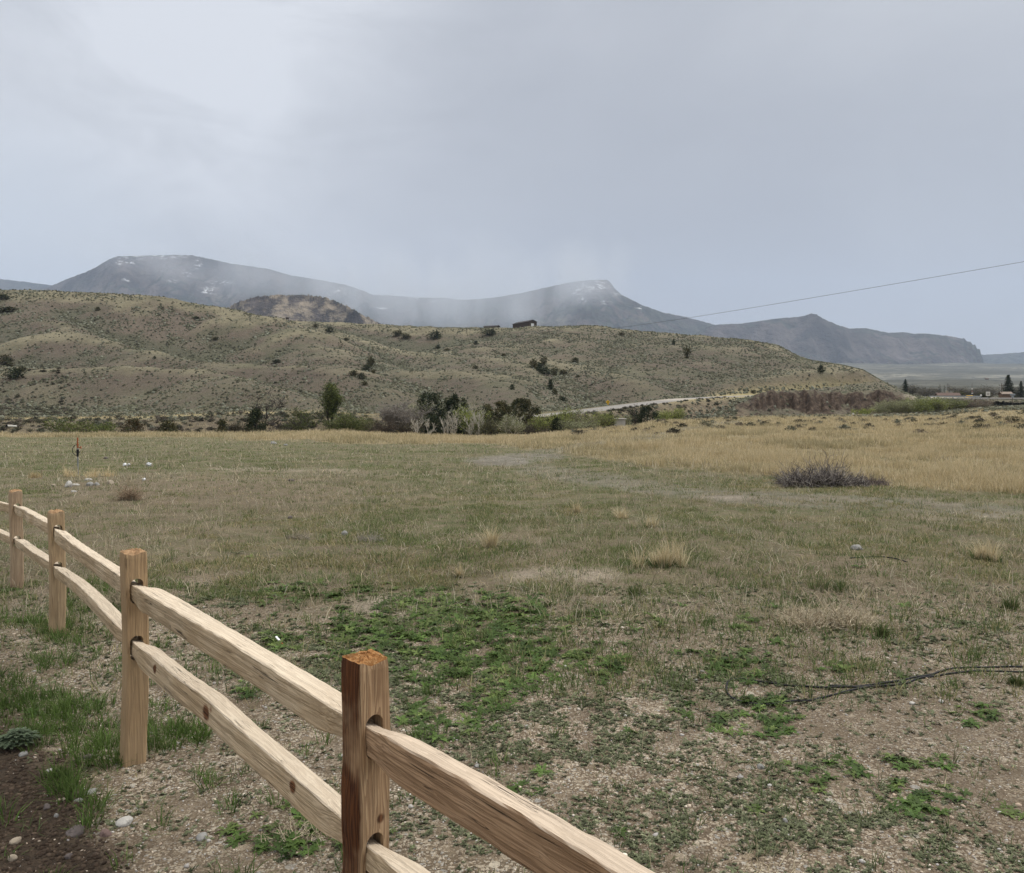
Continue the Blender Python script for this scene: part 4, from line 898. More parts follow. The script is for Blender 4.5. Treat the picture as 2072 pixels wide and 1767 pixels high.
for i, (xv, yt, wv, lb) in enumerate([(840, 838, 34, 'thin white stemmed bare aspen under the pale budding tree'), (868, 846, 26, 'small white bare sapling below the bushy topped pine'), (900, 832, 30, 'white bare aspen before the ragged juniper'),
        (924, 826, 34, 'tall white bare aspen in front of the darkest junipers'), (946, 842, 30, 'bent white bare sapling beside the yellow green tree'), (972, 822, 40, 'forked white bare tree leaning before the big rounded juniper')]):
    place(broad, 'aspen', lb, 'tree', xv, yt, 104+i, wv*.8, 'white bare aspens before the thicket', seed=30+i, stems=2, lev=3, leaves=60, cols=C_PALE, leafs=.05, bk='white', base_spread=.5, r0=.055, nsub=4)
place(broad, 'willow', 'small pale green tree against the dark rounded junipers', 'tree', 1036, 838, 107, 44, G_, seed=21, stems=3, lev=3, leaves=2600, cols=C_PALE, leafs=.07, rad=.22, bk='white', base_spread=.5)
place(broad, 'willow', 'short yellow bush at the far edge of the rounded junipers', 'shrub', 1092, 842, 112, 30, G_, seed=22, stems=6, lev=2, leaves=1900, cols=C_YEL, leafs=.08, base_spread=.4)
place(evergreen, 'juniper', 'small pointed dark juniper under the yellow green willows', 'shrub', 1126, 847, 112, 26, G_, seed=23, n=1300, cols=C_DARK, shape='cone')
place(broad, 'willow', 'yellow green willow directly behind the small pointed juniper', 'tree', 1130, 826, 122, 48, G_, seed=24, stems=5, lev=3, leaves=3400, cols=C_YEL, leafs=.09, base_spread=.4)
place(broad, 'willow', 'pale green willow in the middle of the row below the road', 'tree', 1172, 828, 126, 56, G_, seed=25, stems=6, lev=3, leaves=3000, cols=C_YEL+C_PALE, leafs=.08, base_spread=.5)
place(broad, 'willow', 'wide yellowish willow closing the row near the road sign', 'tree', 1212, 832, 130, 54, G_, seed=26, stems=6, lev=3, leaves=2800, cols=C_YEL, leafs=.08, base_spread=.5)
place(evergreen, 'juniper', 'narrow dark juniper inside the row of yellow willows', 'shrub', 1236, 838, 134, 20, G_, seed=27, n=1000, cols=C_DARK, shape='column')
place(broad, 'willow', 'last thin pale willow beside the concrete headgate', 'shrub', 1252, 836, 140, 34, G_, seed=28, stems=5, lev=2, leaves=1400, cols=C_PALE, leafs=.08, base_spread=.5)
place(broad, 'bare_tree', 'black bare bush with spiky top below the curving road', 'tree', 1278, 817, 150, 30, G_, seed=29, stems=4, lev=3, leaves=700, cols=C_DARK, bk='black', base_spread=.5, r0=.08)
place(evergreen, 'juniper', 'dark green juniper touching the black spiky bush below the road', 'tree', 1309, 822, 152, 42, G_, seed=41, n=3200, cols=C_DARK)
place(broad, 'willow', 'small yellow green bush right of the roadside dark juniper', 'shrub', 1341, 830, 158, 34, G_, seed=42, stems=6, lev=2, leaves=1600, cols=C_YEL, leafs=.1, base_spread=.6)
place(broad, 'willow', 'yellow green bush furthest along the slope below the road', 'shrub', 1372, 827, 162, 30, G_, seed=43, stems=6, lev=2, leaves=1500, cols=C_YEL, leafs=.1, base_spread=.6)
place(broad, 'willow', 'little yellow bush at the foot of the brown cut bank', 'shrub', 1744, 829, 182, 30, G_, seed=44, stems=7, lev=2, leaves=1700, cols=C_YEL, leafs=.11, base_spread=.7)
for i, (xv, yt, wv, cl, lb) in enumerate([(1808, 812, 60, C_PALE, 'pale silvery willow at the end of the brown cut bank'), (1846, 808, 56, [(.16, .19, .06), (.20, .22, .08)], 'bright green willow second in the clump before the bridge'), (1884, 806, 58, C_PALE+C_YEL, 'mixed grey and green willow in the middle of the clump by the bridge'),
        (1922, 808, 60, [(.16, .18, .07), (.19, .20, .09)], 'olive green willow fourth in the clump before the bridge'), (1962, 812, 56, [(.17, .14, .11), (.2, .17, .13)], 'brownish bare willow nearest the bridge and its sage slope')]):
    place(broad, 'willow', lb, 'shrub', xv, yt, 186+i*2, wv, 'willow clump before the bridge', seed=50+i, stems=11, lev=2, leaves=6500, cols=cl, leafs=.12, rad=.35, base_spread=.8, bk='grey', nsub=5)
for i, (xv, yt, wv, cl, lb) in enumerate([(776, 852, 36, [(.07, .055, .04), (.1, .08, .06)], 'dark brown thicket under the broad grey leafless tree'), (822, 850, 40, [(.06, .05, .035), (.09, .075, .05)], 'dark brown thicket under the pale budding tree'), (980, 850, 40, [(.14, .13, .07), (.1, .1, .05)], 'olive thicket at the base of the forked white tree'),
        (1082, 856, 44, [(.07, .06, .045), (.1, .085, .06)], 'dark bare thicket right of the rounded junipers'), (1160, 850, 60, C_PALE, 'pale sage coloured thicket under the pale green willow'), (596, 852, 40, C_OLIVE, 'low olive thicket before the loose olive willow'), (690, 850, 60, C_OLIVE, 'dense low green thicket around the tall cottonwood'), (486, 860, 26, [(.08, .07, .045)], 'small brown thicket left of the dense dark bush')]):
    place(broad, 'thicket', lb, 'shrub', xv, yt, 108+i, wv, G_, seed=120+i, stems=12, lev=2, leaves=3200, cols=cl, leafs=.07, base_spread=.9, bk='black')
# gully junipers on the hills: a few moulds, copied
moulds = {k: evergreen(70+i, 4, 4, cols=C_DARK if i % 2 else C_JUN, n=420, size=.34, shape=s, trunk=True, gaps=.3) for i, (k, s) in enumerate((('a', 'round'), ('b', 'column'), ('c', 'tuft'), ('d', 'round')))}
mm_ = {k: [(nm, tri_mesh(nm, V, F, mat, dict(tint=C) if C is not None else None, mesh_only=True)) for nm, (V, F, C), mat in ps] for k, ps in moulds.items()}
def hill_tree(k, xv, yb, d0, hv, wv, label, name='juniper'):
    # find the hillside point seen at this place
    D = np.arange(130, 600, 1.); X = (xv-CX)/K*D; Z = zt(X, D); rowv = HY+(CAM_H-Z)/D*K
    ok = np.where(rowv <= yb)[0]; i = ok[0] if len(ok) else len(D)-1; d = D[i]
    o = empty(name, (X[i], d, Z[i]-.2), random.Random(xv).uniform(0, 6)); tag(o, label, 'tree' if hv > 11 else 'shrub', 'junipers in the hillside gullies')
    for nm, me in mm_[k]: c = bpy.data.objects.new(nm, me); link(c); c.parent = o
    h = hv/K*d; o.scale = (wv/K*d/4, wv/K*d/4, h/4)
for a in [('a', 10, 741, 0, 20, 30, 'dark juniper at the left hill edge, highest of three there'), ('d', 28, 768, 0, 20, 28, 'dark juniper at the left hill edge, lowest of three there'), ('a', 44, 752, 0, 10, 18, 'small juniper by the two dark ones on the left hill edge'),
          ('d', 6, 606, 0, 9, 26, 'dark shrub patch high on the left hill shoulder'), ('a', 18, 631, 0, 9, 34, 'reddish shrub patch below the high one on the left hill'), ('a', 198, 629, 0, 7, 10, 'lone shrub high on the big left hill'), ('d', 397, 645, 0, 5, 12, 'flat shrub on the upper slope of the big left hill'),
          ('b', 313, 727, 0, 6, 6, 'tiny shrub on the crest of the lower left spur'), ('a', 436, 688, 0, 6, 12, 'flat shrub in the middle of the big left hill'), ('d', 560, 735, 0, 7, 18, 'wide shrub on the crest of the second left spur'),
          ('a', 638, 663, 0, 7, 10, 'small shrub at the head of the first gully'), ('d', 668, 672, 0, 9, 18, 'round shrub below the one at the head of the first gully'), ('a', 700, 690, 0, 6, 10, 'small shrub halfway along the first gully rim'),
          ('a', 750, 744, 0, 20, 16, 'upper dark juniper in the first gully'), ('d', 742, 752, 0, 12, 18, 'juniper touching the upper dark one in the first gully'), ('c', 756, 756, 0, 9, 9, 'tiny pointed juniper beside the first gully'),
          ('a', 716, 762, 0, 12, 18, 'brownish juniper lower in the first gully'), ('d', 732, 768, 0, 12, 16, 'second brownish juniper lower in the first gully'), ('a', 738, 780, 0, 9, 12, 'lowest juniper in the first gully'),
          ('a', 806, 680, 0, 10, 20, 'long juniper clump on the hill crest, left of the ridge bush'), ('a', 822, 685, 0, 9, 20, 'dark bush trailing down from the long crest clump'), ('d', 880, 685, 0, 14, 26, 'round dark bush on the crest below the snowy meadow'), ('b', 886, 706, 0, 8, 12, 'small dark bush under the round crest bush'), ('a', 905, 711, 0, 6, 10, 'tiny bush beside the small dark one under the crest'),
          ('d', 992, 678, 0, 11, 24, 'low dark rock like bush left below the barn'), ('b', 963, 698, 0, 8, 8, 'small bush on the slope below the low dark one'), ('a', 1019, 722, 0, 6, 10, 'small bush at the foot of the pale trail below the barn'),
          ('c', 1100, 742, 0, 20, 14, 'tallest bare topped tree of the second gully'), ('a', 1080, 746, 0, 18, 18, 'upper juniper in the second gully'), ('b', 1092, 752, 0, 18, 12, 'upright juniper beside the tallest one in the second gully'), ('d', 1102, 758, 0, 14, 22, 'broad juniper in the middle of the second gully'),
          ('c', 1122, 762, 0, 18, 14, 'rusty topped juniper right in the second gully'), ('a', 1140, 758, 0, 10, 18, 'wide low juniper at the right end of the second gully'), ('b', 1114, 790, 0, 22, 12, 'narrow dark juniper lower down the second gully'), ('a', 1122, 798, 0, 12, 12, 'round juniper under the narrow one in the second gully'),
          ('d', 1138, 812, 0, 10, 20, 'lowest juniper of the second gully near the road'), ('b', 1036, 789, 0, 12, 10, 'small pointed juniper alone on the front mound'), ('a', 962, 747, 0, 7, 12, 'flat bush on top of the pale mound'), ('a', 1164, 733, 0, 9, 14, 'bush on the saddle above the right mound'),
          ('c', 1390, 726, 0, 24, 14, 'lone tree with bush in the middle of the right hill'), ('b', 1363, 698, 0, 12, 7, 'small lone tree near the top of the right hill'), ('a', 1258, 679, 0, 6, 12, 'brown shrub near the end of the power line'), ('b', 1661, 754, 0, 14, 14, 'round lone tree towards the low end of the right hill'),
          ('b', 1743, 744, 0, 6, 8, 'tiny shrub on the last knob of the right hill'), ('a', 1524, 797, 0, 7, 10, 'dark shrub on the rim of the brown cut bank'), ('a', 1170, 764, 0, 5, 8, 'small bush left of the right mound')]: hill_tree(*a)
# beyond the bridge
place(spruce, 'spruce', 'solitary spruce beyond the end of the hill', 'tree', 1832, 766, 420, 20, 'spruces by the houses', seed=60)
place(spruce, 'spruce', 'largest spruce behind the cabin at the bridge', 'tree', 2040, 757, 400, 36, 'spruces by the houses', seed=61)
place(spruce, 'spruce', 'ragged spruce right of the largest one, at the picture edge', 'tree', 2066, 770, 410, 24, 'spruces by the houses', seed=62)
for i, (xv, yt, wv, lb) in enumerate([(1902, 776, 9, 'left of three slim spruces behind the brown roof'), (1911, 778, 8, 'middle of three slim spruces behind the brown roof'), (1921, 779, 9, 'right of three slim spruces behind the brown roof')]):
    place(spruce, 'spruce', lb, 'tree', xv, yt, 440, wv, 'spruces by the houses', seed=63+i, n=16)
for i, (xv, yt, wv, d, lb) in enumerate([(1852, 779, 36, 440, 'pale bare cottonwood next to the solitary spruce'), (1874, 783, 34, 430, 'low bare cottonwood second from the solitary spruce'), (1942, 783, 36, 430, 'bare brown tree beyond the brown roofed house'), (1968, 786, 34, 425, 'bare brown tree near the railroad mast'),
        (2003, 778, 40, 430, 'tall bare cottonwood behind the white square sign'), (1985, 784, 30, 440, 'bare tree between the mast and the white square sign'), (2058, 782, 30, 430, 'bare tree between the two large spruces'), (1890, 786, 28, 450, 'low bare tree just left of the three slim spruces')]):
    place(broad, 'cottonwood', lb, 'tree', xv, yt, d, wv, 'bare cottonwoods by the houses', seed=80+i, stems=5, lev=3, leaves=2200, cols=[(.10, .095, .07), (.14, .13, .10)], leafs=.22, rad=.5, bk='grey', base_spread=.45, r0=.2, nsub=5)
for i, (xv, yt, wv, lb) in enumerate([(1928, 793, 24, 'dull bush before the brown roofed house'), (1990, 795, 22, 'dark bush behind the white dish'), (1950, 795, 22, 'grey bush between house and bridge rail')]):
    place(broad, 'shrub', lb, 'shrub', xv, yt, 345, wv, 'bushes by the houses', seed=95+i, stems=8, lev=2, leaves=1300, cols=[(.10, .09, .05), (.07, .075, .04)], leafs=.2, rad=.4, base_spread=.8)
# ================================================================== split rail fence
def wood_mat(name, pale, mid, dark, axis='X', knots=(), stain=None, seed=0., ringy=.5):
    n = N(name); sc = {'X': (.8, 21, 21), 'Z': (20, 20, .9)}[axis]
    p = n.vec('Object', sc, (seed, seed*.7, seed*1.3)); big = n.noise(1., 4, .6, n.vec('Object', (2.2, 2.2, 2.2), (seed*3, 0, 0)))
    d = n.noise(1., 3, .5, p); rings = n.math('FRACT', n.math('MULTIPLY_ADD', d, 15., n.math('MULTIPLY', big, 3.5*ringy)))
    line = n.math('POWER', n.rng(rings, 0, .85), 1.5); fib = n.noise(1., 6, .75, n.vec('Object', tuple(s*5 for s in sc), (seed, 2, 1)))
    c = n.mix(n.rng(big, .35, .65), pale, mid); c = n.mix(n.math('MULTIPLY', line, ringy), c, dark); c = n.mix(n.rng(fib, .45, .72, 0, .55), c, n.mix(.5, dark, mid))
    for kx, ky, kz, kr in knots:
        q = n.new('ShaderNodeVectorMath', operation='DISTANCE'); dn = n.new('ShaderNodeVectorMath', operation='ADD'); sv = n.new('ShaderNodeVectorMath', operation='SCALE')
        n.put(sv.inputs[0], n.noise(16, 2, out='Color')); sv.inputs['Scale'].default_value = kr*.6; n.put(dn.inputs[0], n.tc.outputs['Object']); n.put(dn.inputs[1], sv.outputs[0])
        n.put(q.inputs[0], dn.outputs[0]); q.inputs[1].default_value = (kx+kr*.3, ky+kr*.3, kz+kr*.3)
        c = n.mix(n.rng(q.outputs['Value'], kr*.7, kr*1.25, 1, 0), c, n.mix(n.rng(fib, .4, .6), (.035, .015, .008), (.20, .09, .04)))
    if axis == 'X':      # upward faces coloured paler: some sapwood, plus light from above painted in
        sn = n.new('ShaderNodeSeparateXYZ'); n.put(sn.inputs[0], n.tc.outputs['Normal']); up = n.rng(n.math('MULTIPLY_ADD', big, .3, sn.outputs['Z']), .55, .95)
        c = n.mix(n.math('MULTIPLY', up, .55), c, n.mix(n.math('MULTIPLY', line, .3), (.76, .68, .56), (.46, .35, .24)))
    chk = n.noise(1., 2, .5, n.vec('Object', tuple(q*(.55 if q < 3 else 2.2) for q in sc), (seed*2, 5, 3)))
    crk = n.math('MULTIPLY', n.rng(n.math('ABSOLUTE', n.math('SUBTRACT', chk, .5)), .0, .012, 1., 0.), n.rng(n.noise(2.4, 3), .52, .6))
    c = n.mix(n.math('MULTIPLY', crk, .85), c, (.04, .025, .015))
    if stain: c = n.mix(stain(n), c, n.mix(n.math('MULTIPLY', line, .8), (.13, .048, .017), (.035, .012, .006)))
    n.col(c); n.set(Roughness=.72); n.nor(n.bump(fib, .7, .005, n.bump(n.math('SUBTRACT', 1., crk), .9, .008, n.bump(n.math('SUBTRACT', 1., line), .6, .004)))); return n.m
def loft(rings, caps=True):
    V = np.concatenate(rings); m = len(rings[0]); n = len(rings); bm = bmesh.new(); vs_ = [bm.verts.new(v) for v in V]
    for i in range(n-1):
        for j in range(m): k = (j+1) % m; bm.faces.new((vs_[i*m+j], vs_[i*m+k], vs_[(i+1)*m+k], vs_[(i+1)*m+j]))
    if caps: bm.faces.new(vs_[:m][::-1]); bm.faces.new(vs_[-m:])
    bmesh.ops.recalc_face_normals(bm, faces=bm.faces); return bm
def rrect(a, b, r, per=6):
    pts = []
    for sx, sy, t0 in ((1, 1, 0), (-1, 1, 90), (-1, -1, 180), (1, -1, 270)):
        for k in range(4): t = math.radians(t0+30*k); pts.append((sx*(a/2-r)+r*math.cos(t), sy*(b/2-r)+r*math.sin(t)))
    out = []
    for i in range(len(pts)):
        p, q = np.array(pts[i]), np.array(pts[(i+1) % len(pts)]); L = np.linalg.norm(q-p); n = max(1, int(L/.014))
        for k in range(n): out.append(p+(q-p)*k/n)
    return np.array(out)
POST = [(738.5, 2.31, .135, 1333), (271.5, 3.80, .113, 1118), (115, 5.90, .112, 1036), (33, 7.45, .112, 994)]    # column, distance, width, row of top
PX = [np.array([(a-CX)/K*d, d]) for a, d, _, _ in POST]
P0 = np.array([1.12, .62]); P5 = np.array([-6.05, 9.1])
ALLP = [P0]+PX+[P5]
fence = empty('rail_fence', (PX[1][0], PX[1][1], 0)); tag(fence, 'two rail split cedar fence of fresh tan wood running down across the gravel', 'fence')
fo = Vector((PX[1][0], PX[1][1], 0))
def child(o, loc): o.parent = fence; o.location = Vector(loc)-fo
def make_post(i, xy, wdt, top, ang_, seed, holes, mat, topmat, rz_extra=0):
    r = np.random.default_rng(seed); base = rrect(wdt, wdt*.97, .012); gz = z1(*xy); zb = gz-.25; n = 64; rings = []
    zs = np.linspace(zb, top, n)
    for k, z in enumerate(zs):
        t = z; q = base.copy(); an = np.arctan2(q[:, 1], q[:, 0])
        w_ = 1+.035*noise(np.full(len(q), t*3+seed), np.round(an*2)/2*1.3, seed)+.02*noise(np.full(len(q), t*9.), an*2, seed+1)
        if i == 0:   # burl where the limb was: the near post bulges low on its dark side
            w_ = w_+.16*np.exp(-((t-.52)/.10)**2)*np.clip(-np.cos(an-.3), 0, 1)-.06*np.exp(-((t-.38)/.06)**2)*np.clip(-np.cos(an-.3), 0, 1)+.07*np.exp(-((t-.60)/.05)**2)*np.clip(np.sin(an), 0, 1)
        q = q*w_[:, None]; dx = .006*math.sin(t*5+seed)
        zz = np.full(len(q), z)
        if k == n-1: zz = zz+.006*np.sin(q[:, 0]*60+seed)+r.normal(0, .002, len(q)); q = q*.96
        if k == n-2: zz = zz-.001
        rings.append(np.column_stack([q[:, 0]+dx, q[:, 1], zz]))
    top_ring = rings[-1]; bm = loft(rings, True)
    topf = [f for f in bm.faces if f.calc_center_median().z > top-.003 and len(f.verts) > 6]
    for f in topf: bm.faces.remove(f)
    me = bpy.data.meshes.new('post'); bm.verts.ensure_lookup_table()
    # closed top as a small dome of rings
    tv = [v for v in bm.verts][-len(base):]; prev = tv
    for s in (.82, .6, .38, .16):
        new = [bm.verts.new((v.co.x*s/1., v.co.y*s, top+.006+.010*(1-s)+r.normal(0, .0035))) for v in tv]
        for a in range(len(tv)): b = (a+1) % len(tv); bm.faces.new((prev[a], prev[b], new[b], new[a])).material_index = 1
        prev = new
    bm.faces.new(prev).material_index = 1
    bmesh.ops.recalc_face_normals(bm, faces=bm.faces); bm.to_mesh(me); bm.free(); me.materials.append(mat); me.materials.append(topmat)
    o = bpy.data.objects.new('post', me); link(o)
    for hz_, hh in holes:      # mortises, cut right through along the fence
        cm = bmesh.new(); rg = []
        pr = []
        for k in range(20):
            t = 2*math.pi*k/20; cx_, cz_ = math.cos(t)*.030, math.sin(t)*.030; cz_ += (hh/2-.030)*(1 if cz_ > 0 else -1); pr.append((cx_, cz_))
        for yq in (-.2, .2): rg.append(np.array([(p[0], yq, p[1]+hz_) for p in pr]))
        cm.free(); cb = loft(rg); co = bm_obj('cutter', cb)
        md = o.modifiers.new('m', 'BOOLEAN'); md.operation = 'DIFFERENCE'; md.object = co; md.solver = 'EXACT'
        dg = bpy.context.evaluated_depsgraph_get(); dg.update(); nm = bpy.data.meshes.new_from_object(o.evaluated_get(dg)); o.modifiers.clear(); o.data = nm; bpy.data.objects.remove(co)
    o.data.name = 'post'
    for p in o.data.polygons: p.use_smooth = False
    child(o, (xy[0], xy[1], 0)); o.rotation_euler = (0, 0, ang_)
    return o
dirs = []
for i in range(1, 5):
    v = ALLP[i-1]-ALLP[i+1]; v = v/np.linalg.norm(v); dirs.append(v)
topz = [CAM_H-(r_-HY)/K*(d+0) for _, d, _, r_ in POST]
tops_m = N('post_end_grain'); tf_ = tops_m.noise(70, 5, .8); tops_m.col(tops_m.ramp(tf_, (.3, (.16, .065, .02)), (.5, (.42, .20, .07)), (.7, (.62, .40, .20)))); tops_m.nor(tops_m.bump(tf_, 1., .012))
tops_p = N('post_end_pale'); tf_ = tops_p.noise(70, 5, .8); tops_p.col(tops_p.ramp(tf_, (.3, (.30, .17, .08)), (.7, (.55, .37, .22)))); tops_p.nor(tops_p.bump(tf_, 1., .008))
def stain_mask(n):   # dark red heartwood on the two faces turned away from the next post
    s = n.new('ShaderNodeSeparateXYZ'); n.put(s.inputs[0], n.tc.outputs['Object']); w1 = n.noise(7, 3, .6)
    return n.rng(n.math('MULTIPLY_ADD', w1, .012, s.outputs['X']), -.045, -.038, 1., 0.)
WP = [wood_mat('post_wood_near', (.54, .385, .235), (.40, .26, .145), (.17, .095, .05), 'Z', [(.02, -.06, .50, .016)], stain_mask, 1.3, .6),
      wood_mat('post_wood_second', (.50, .355, .205), (.41, .28, .155), (.20, .13, .08), 'Z', [(.0, -.055, .80, .012)], None, 4.1, .3),
      wood_mat('post_wood_third', (.50, .365, .22), (.40, .285, .165), (.2, .135, .085), 'Z', (), None, 7.7, .35),
      wood_mat('post_wood_fourth', (.48, .36, .24), (.40, .29, .19), (.24, .16, .10), 'Z', (), None, 9.2, .35)]
HOLES = [[(.738, .125), (.403, .125)], [(.805, .118), (.537, .118)], [(.752, .105), (.480, .105)], [(.718, .105), (.418, .105)]]
for i in range(4):
    v = dirs[i]; make_post(i, PX[i], POST[i][2]*.78 if i == 0 else POST[i][2]*.9, topz[i], math.atan2(v[1], v[0])+math.pi/2, 11+i*7, HOLES[i], WP[i], tops_m.m if i == 0 else tops_p.m)
v = P0-PX[0]; make_post(4, P0, .105, .92, math.atan2(v[1], v[0])+math.pi/2, 61, [(.68, .16), (.36, .16)], WP[1], tops_p.m)
v = PX[3]-P5; make_post(5, P5, .105, .82, math.atan2(v[1], v[0])+math.pi/2, 71, [(.64, .16), (.34, .16)], WP[2], tops_p.m)
def make_rail(A, B, za, zb_, seed, mat, arch=0., hgt=.115, dep=.085, kink=None, twist=0., over=.075, side=0.):
    A3 = Vector((A[0], A[1], za)); B3 = Vector((B[0], B[1], zb_)); ax = (B3-A3); L = ax.length; ax.normalize()
    r = np.random.default_rng(seed); n = 74; rings = []
    cn = [(1, 1), (-1, 1), (-1, -1), (1, -1)]; j0 = r.uniform(-.12, .12, (4, 2))
    for k in range(n):
        t = k/(n-1); x = L*t; e = min(x, L-x)
        tap = .72+.28*float(sstep(.05, .22, e)); tapw = .62+.38*float(sstep(.05, .22, e))
        C4 = []
        for c, (sx, sy) in enumerate(cn):      # four split edges, each wandering on its own
            C4.append(np.array([sx*dep/2*tapw*(1+j0[c, 0]+.09*float(noise(x*1.3+c*9, seed*1., seed+c))+.03*float(noise(x*11+c, 2., seed+c))), sy*hgt/2*tap*(1+j0[c, 1]+.08*float(noise(x*1.1+c*5, seed+4., seed+c+9))+.03*float(noise(x*13+c, 7., seed+c)))]))
        C4[0][1] -= .16*hgt; C4[3][1] -= .05*hgt       # the far top edge is lower: a wedge
        q = []
        for c in range(4):
            a_, b_ = C4[c], C4[(c+1) % 4]; Lc = np.linalg.norm(b_-a_); u = (b_-a_)/Lc; nn = np.array([u[1], -u[0]])
            for f in (.045, .2, .4, .6, .8, .955): q.append(a_+(b_-a_)*f+nn*(.0022*float(noise(x*14., f*7+c*3, seed+20))+.0015*math.sin(f*math.pi)))
        q = np.array(q)
        a = arch*math.sin(math.pi*min(max(x/L, 0), 1)); y0 = side*math.sin(math.pi*min(max(x/L, 0), 1))+.004*math.sin(x*3+seed)
        if kink: a += kink[1]*math.exp(-((x/L-kink[0])/.09)**2)
        tw = twist*(x/L-.5); c, s = math.cos(tw), math.sin(tw)
        yy_ = q[:, 0]*c-q[:, 1]*s+y0; zz_ = q[:, 0]*s+q[:, 1]*c+a+.0015*math.sin(x*5+seed)
        rings.append(np.column_stack([np.full(len(q), x), yy_, zz_]))
    bm = loft(rings); o = bm_obj('rail', bm, mat)
    yv = Vector((0, 0, 1)).cross(ax).normalized(); zv = ax.cross(yv); M = Matrix((ax, yv, zv)).transposed().to_4x4(); M.translation = A3-fo
    o.parent = fence; o.matrix_local = M
    return o
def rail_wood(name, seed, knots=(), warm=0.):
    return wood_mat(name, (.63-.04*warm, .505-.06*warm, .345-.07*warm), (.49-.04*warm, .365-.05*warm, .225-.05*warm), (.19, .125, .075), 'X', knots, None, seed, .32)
U = lambda i, a, b: ALLP[i]
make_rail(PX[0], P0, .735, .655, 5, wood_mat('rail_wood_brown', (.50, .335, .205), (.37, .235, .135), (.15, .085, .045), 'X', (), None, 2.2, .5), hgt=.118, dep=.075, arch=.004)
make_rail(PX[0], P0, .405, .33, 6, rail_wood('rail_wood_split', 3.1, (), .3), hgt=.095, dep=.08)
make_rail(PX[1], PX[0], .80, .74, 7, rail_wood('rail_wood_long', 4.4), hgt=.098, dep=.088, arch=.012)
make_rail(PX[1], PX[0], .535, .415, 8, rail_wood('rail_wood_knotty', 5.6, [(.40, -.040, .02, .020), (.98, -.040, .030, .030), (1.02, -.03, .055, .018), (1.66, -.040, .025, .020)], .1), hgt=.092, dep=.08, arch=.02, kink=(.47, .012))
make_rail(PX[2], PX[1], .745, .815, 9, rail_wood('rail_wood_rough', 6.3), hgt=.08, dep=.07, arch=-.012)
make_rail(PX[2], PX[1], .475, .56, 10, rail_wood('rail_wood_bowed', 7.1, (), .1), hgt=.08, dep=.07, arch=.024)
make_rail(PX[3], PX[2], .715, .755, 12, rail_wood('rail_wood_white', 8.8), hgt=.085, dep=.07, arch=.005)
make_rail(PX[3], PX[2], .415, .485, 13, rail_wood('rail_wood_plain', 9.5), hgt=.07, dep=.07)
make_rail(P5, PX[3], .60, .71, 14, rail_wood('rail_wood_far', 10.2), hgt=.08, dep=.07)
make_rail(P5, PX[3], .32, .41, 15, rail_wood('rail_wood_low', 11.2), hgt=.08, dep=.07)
# ================================================================== smaller things
def gpt(xv, yv, far=170):     # ground point seen at a place in the view
    D = np.geomspace(1.6, far, 2600); X = (xv-CX)/K*D; Z = zt(X, D); row = HY+(CAM_H-Z)/D*K
    i = int(np.where(row <= yv)[0][0]) if (row <= yv).any() else len(D)-1; return Vector((X[i], D[i], Z[i]))
stone = {k: (lambda n: (n.col(n.mix(n.rng(n.noise(30, 4, .8), .5, .7), n.ramp(n.noise(5, 5, .65), (.3, a), (.7, b)), tuple(x*.6 for x in a))), n.nor(n.bump(n.noise(24, 5, .7), .6, .01)), n.m)[2])(N('stone_'+k))
         for k, a, b in (('grey', (.20, .20, .19), (.36, .35, .33)), ('white', (.36, .345, .315), (.56, .54, .50)), ('tan', (.30, .25, .19), (.48, .41, .32)), ('dark', (.10, .085, .08), (.19, .16, .15)), ('red', (.15, .10, .09), (.24, .17, .15)))}
def rock(xv, yv, wv, hv, kind, label, seed, cat='rock', name='rock'):
    p = gpt(xv, yv); w_ = wv/K*p.y; h = hv/K*p.y
    if p.y < 5: w_ *= .8; h *= .75
    V, F, _ = ico(seed, 3, 1, .12); V = V/np.abs(V).max(0); fr = np.random.default_rng(seed)
    for _k in range(9):      # break the pebble with flat faces
        nv_ = fr.normal(0, 1, 3); nv_ /= np.linalg.norm(nv_); dd = V@nv_; lim = fr.uniform(.62, .9); V = V-np.maximum(dd-lim, 0)[:, None]*nv_*.85
    V += .02*np.sin(V[:, [1, 2, 0]]*9+seed)
    V = V*[w_/2, w_/2*.8, h*.7]; o = tri_mesh(name, V, F, stone[kind], smooth=True); o.location = p+Vector((0, w_*.3, h*.12)); o.rotation_euler[2] = seed; return tag(o, label, cat)
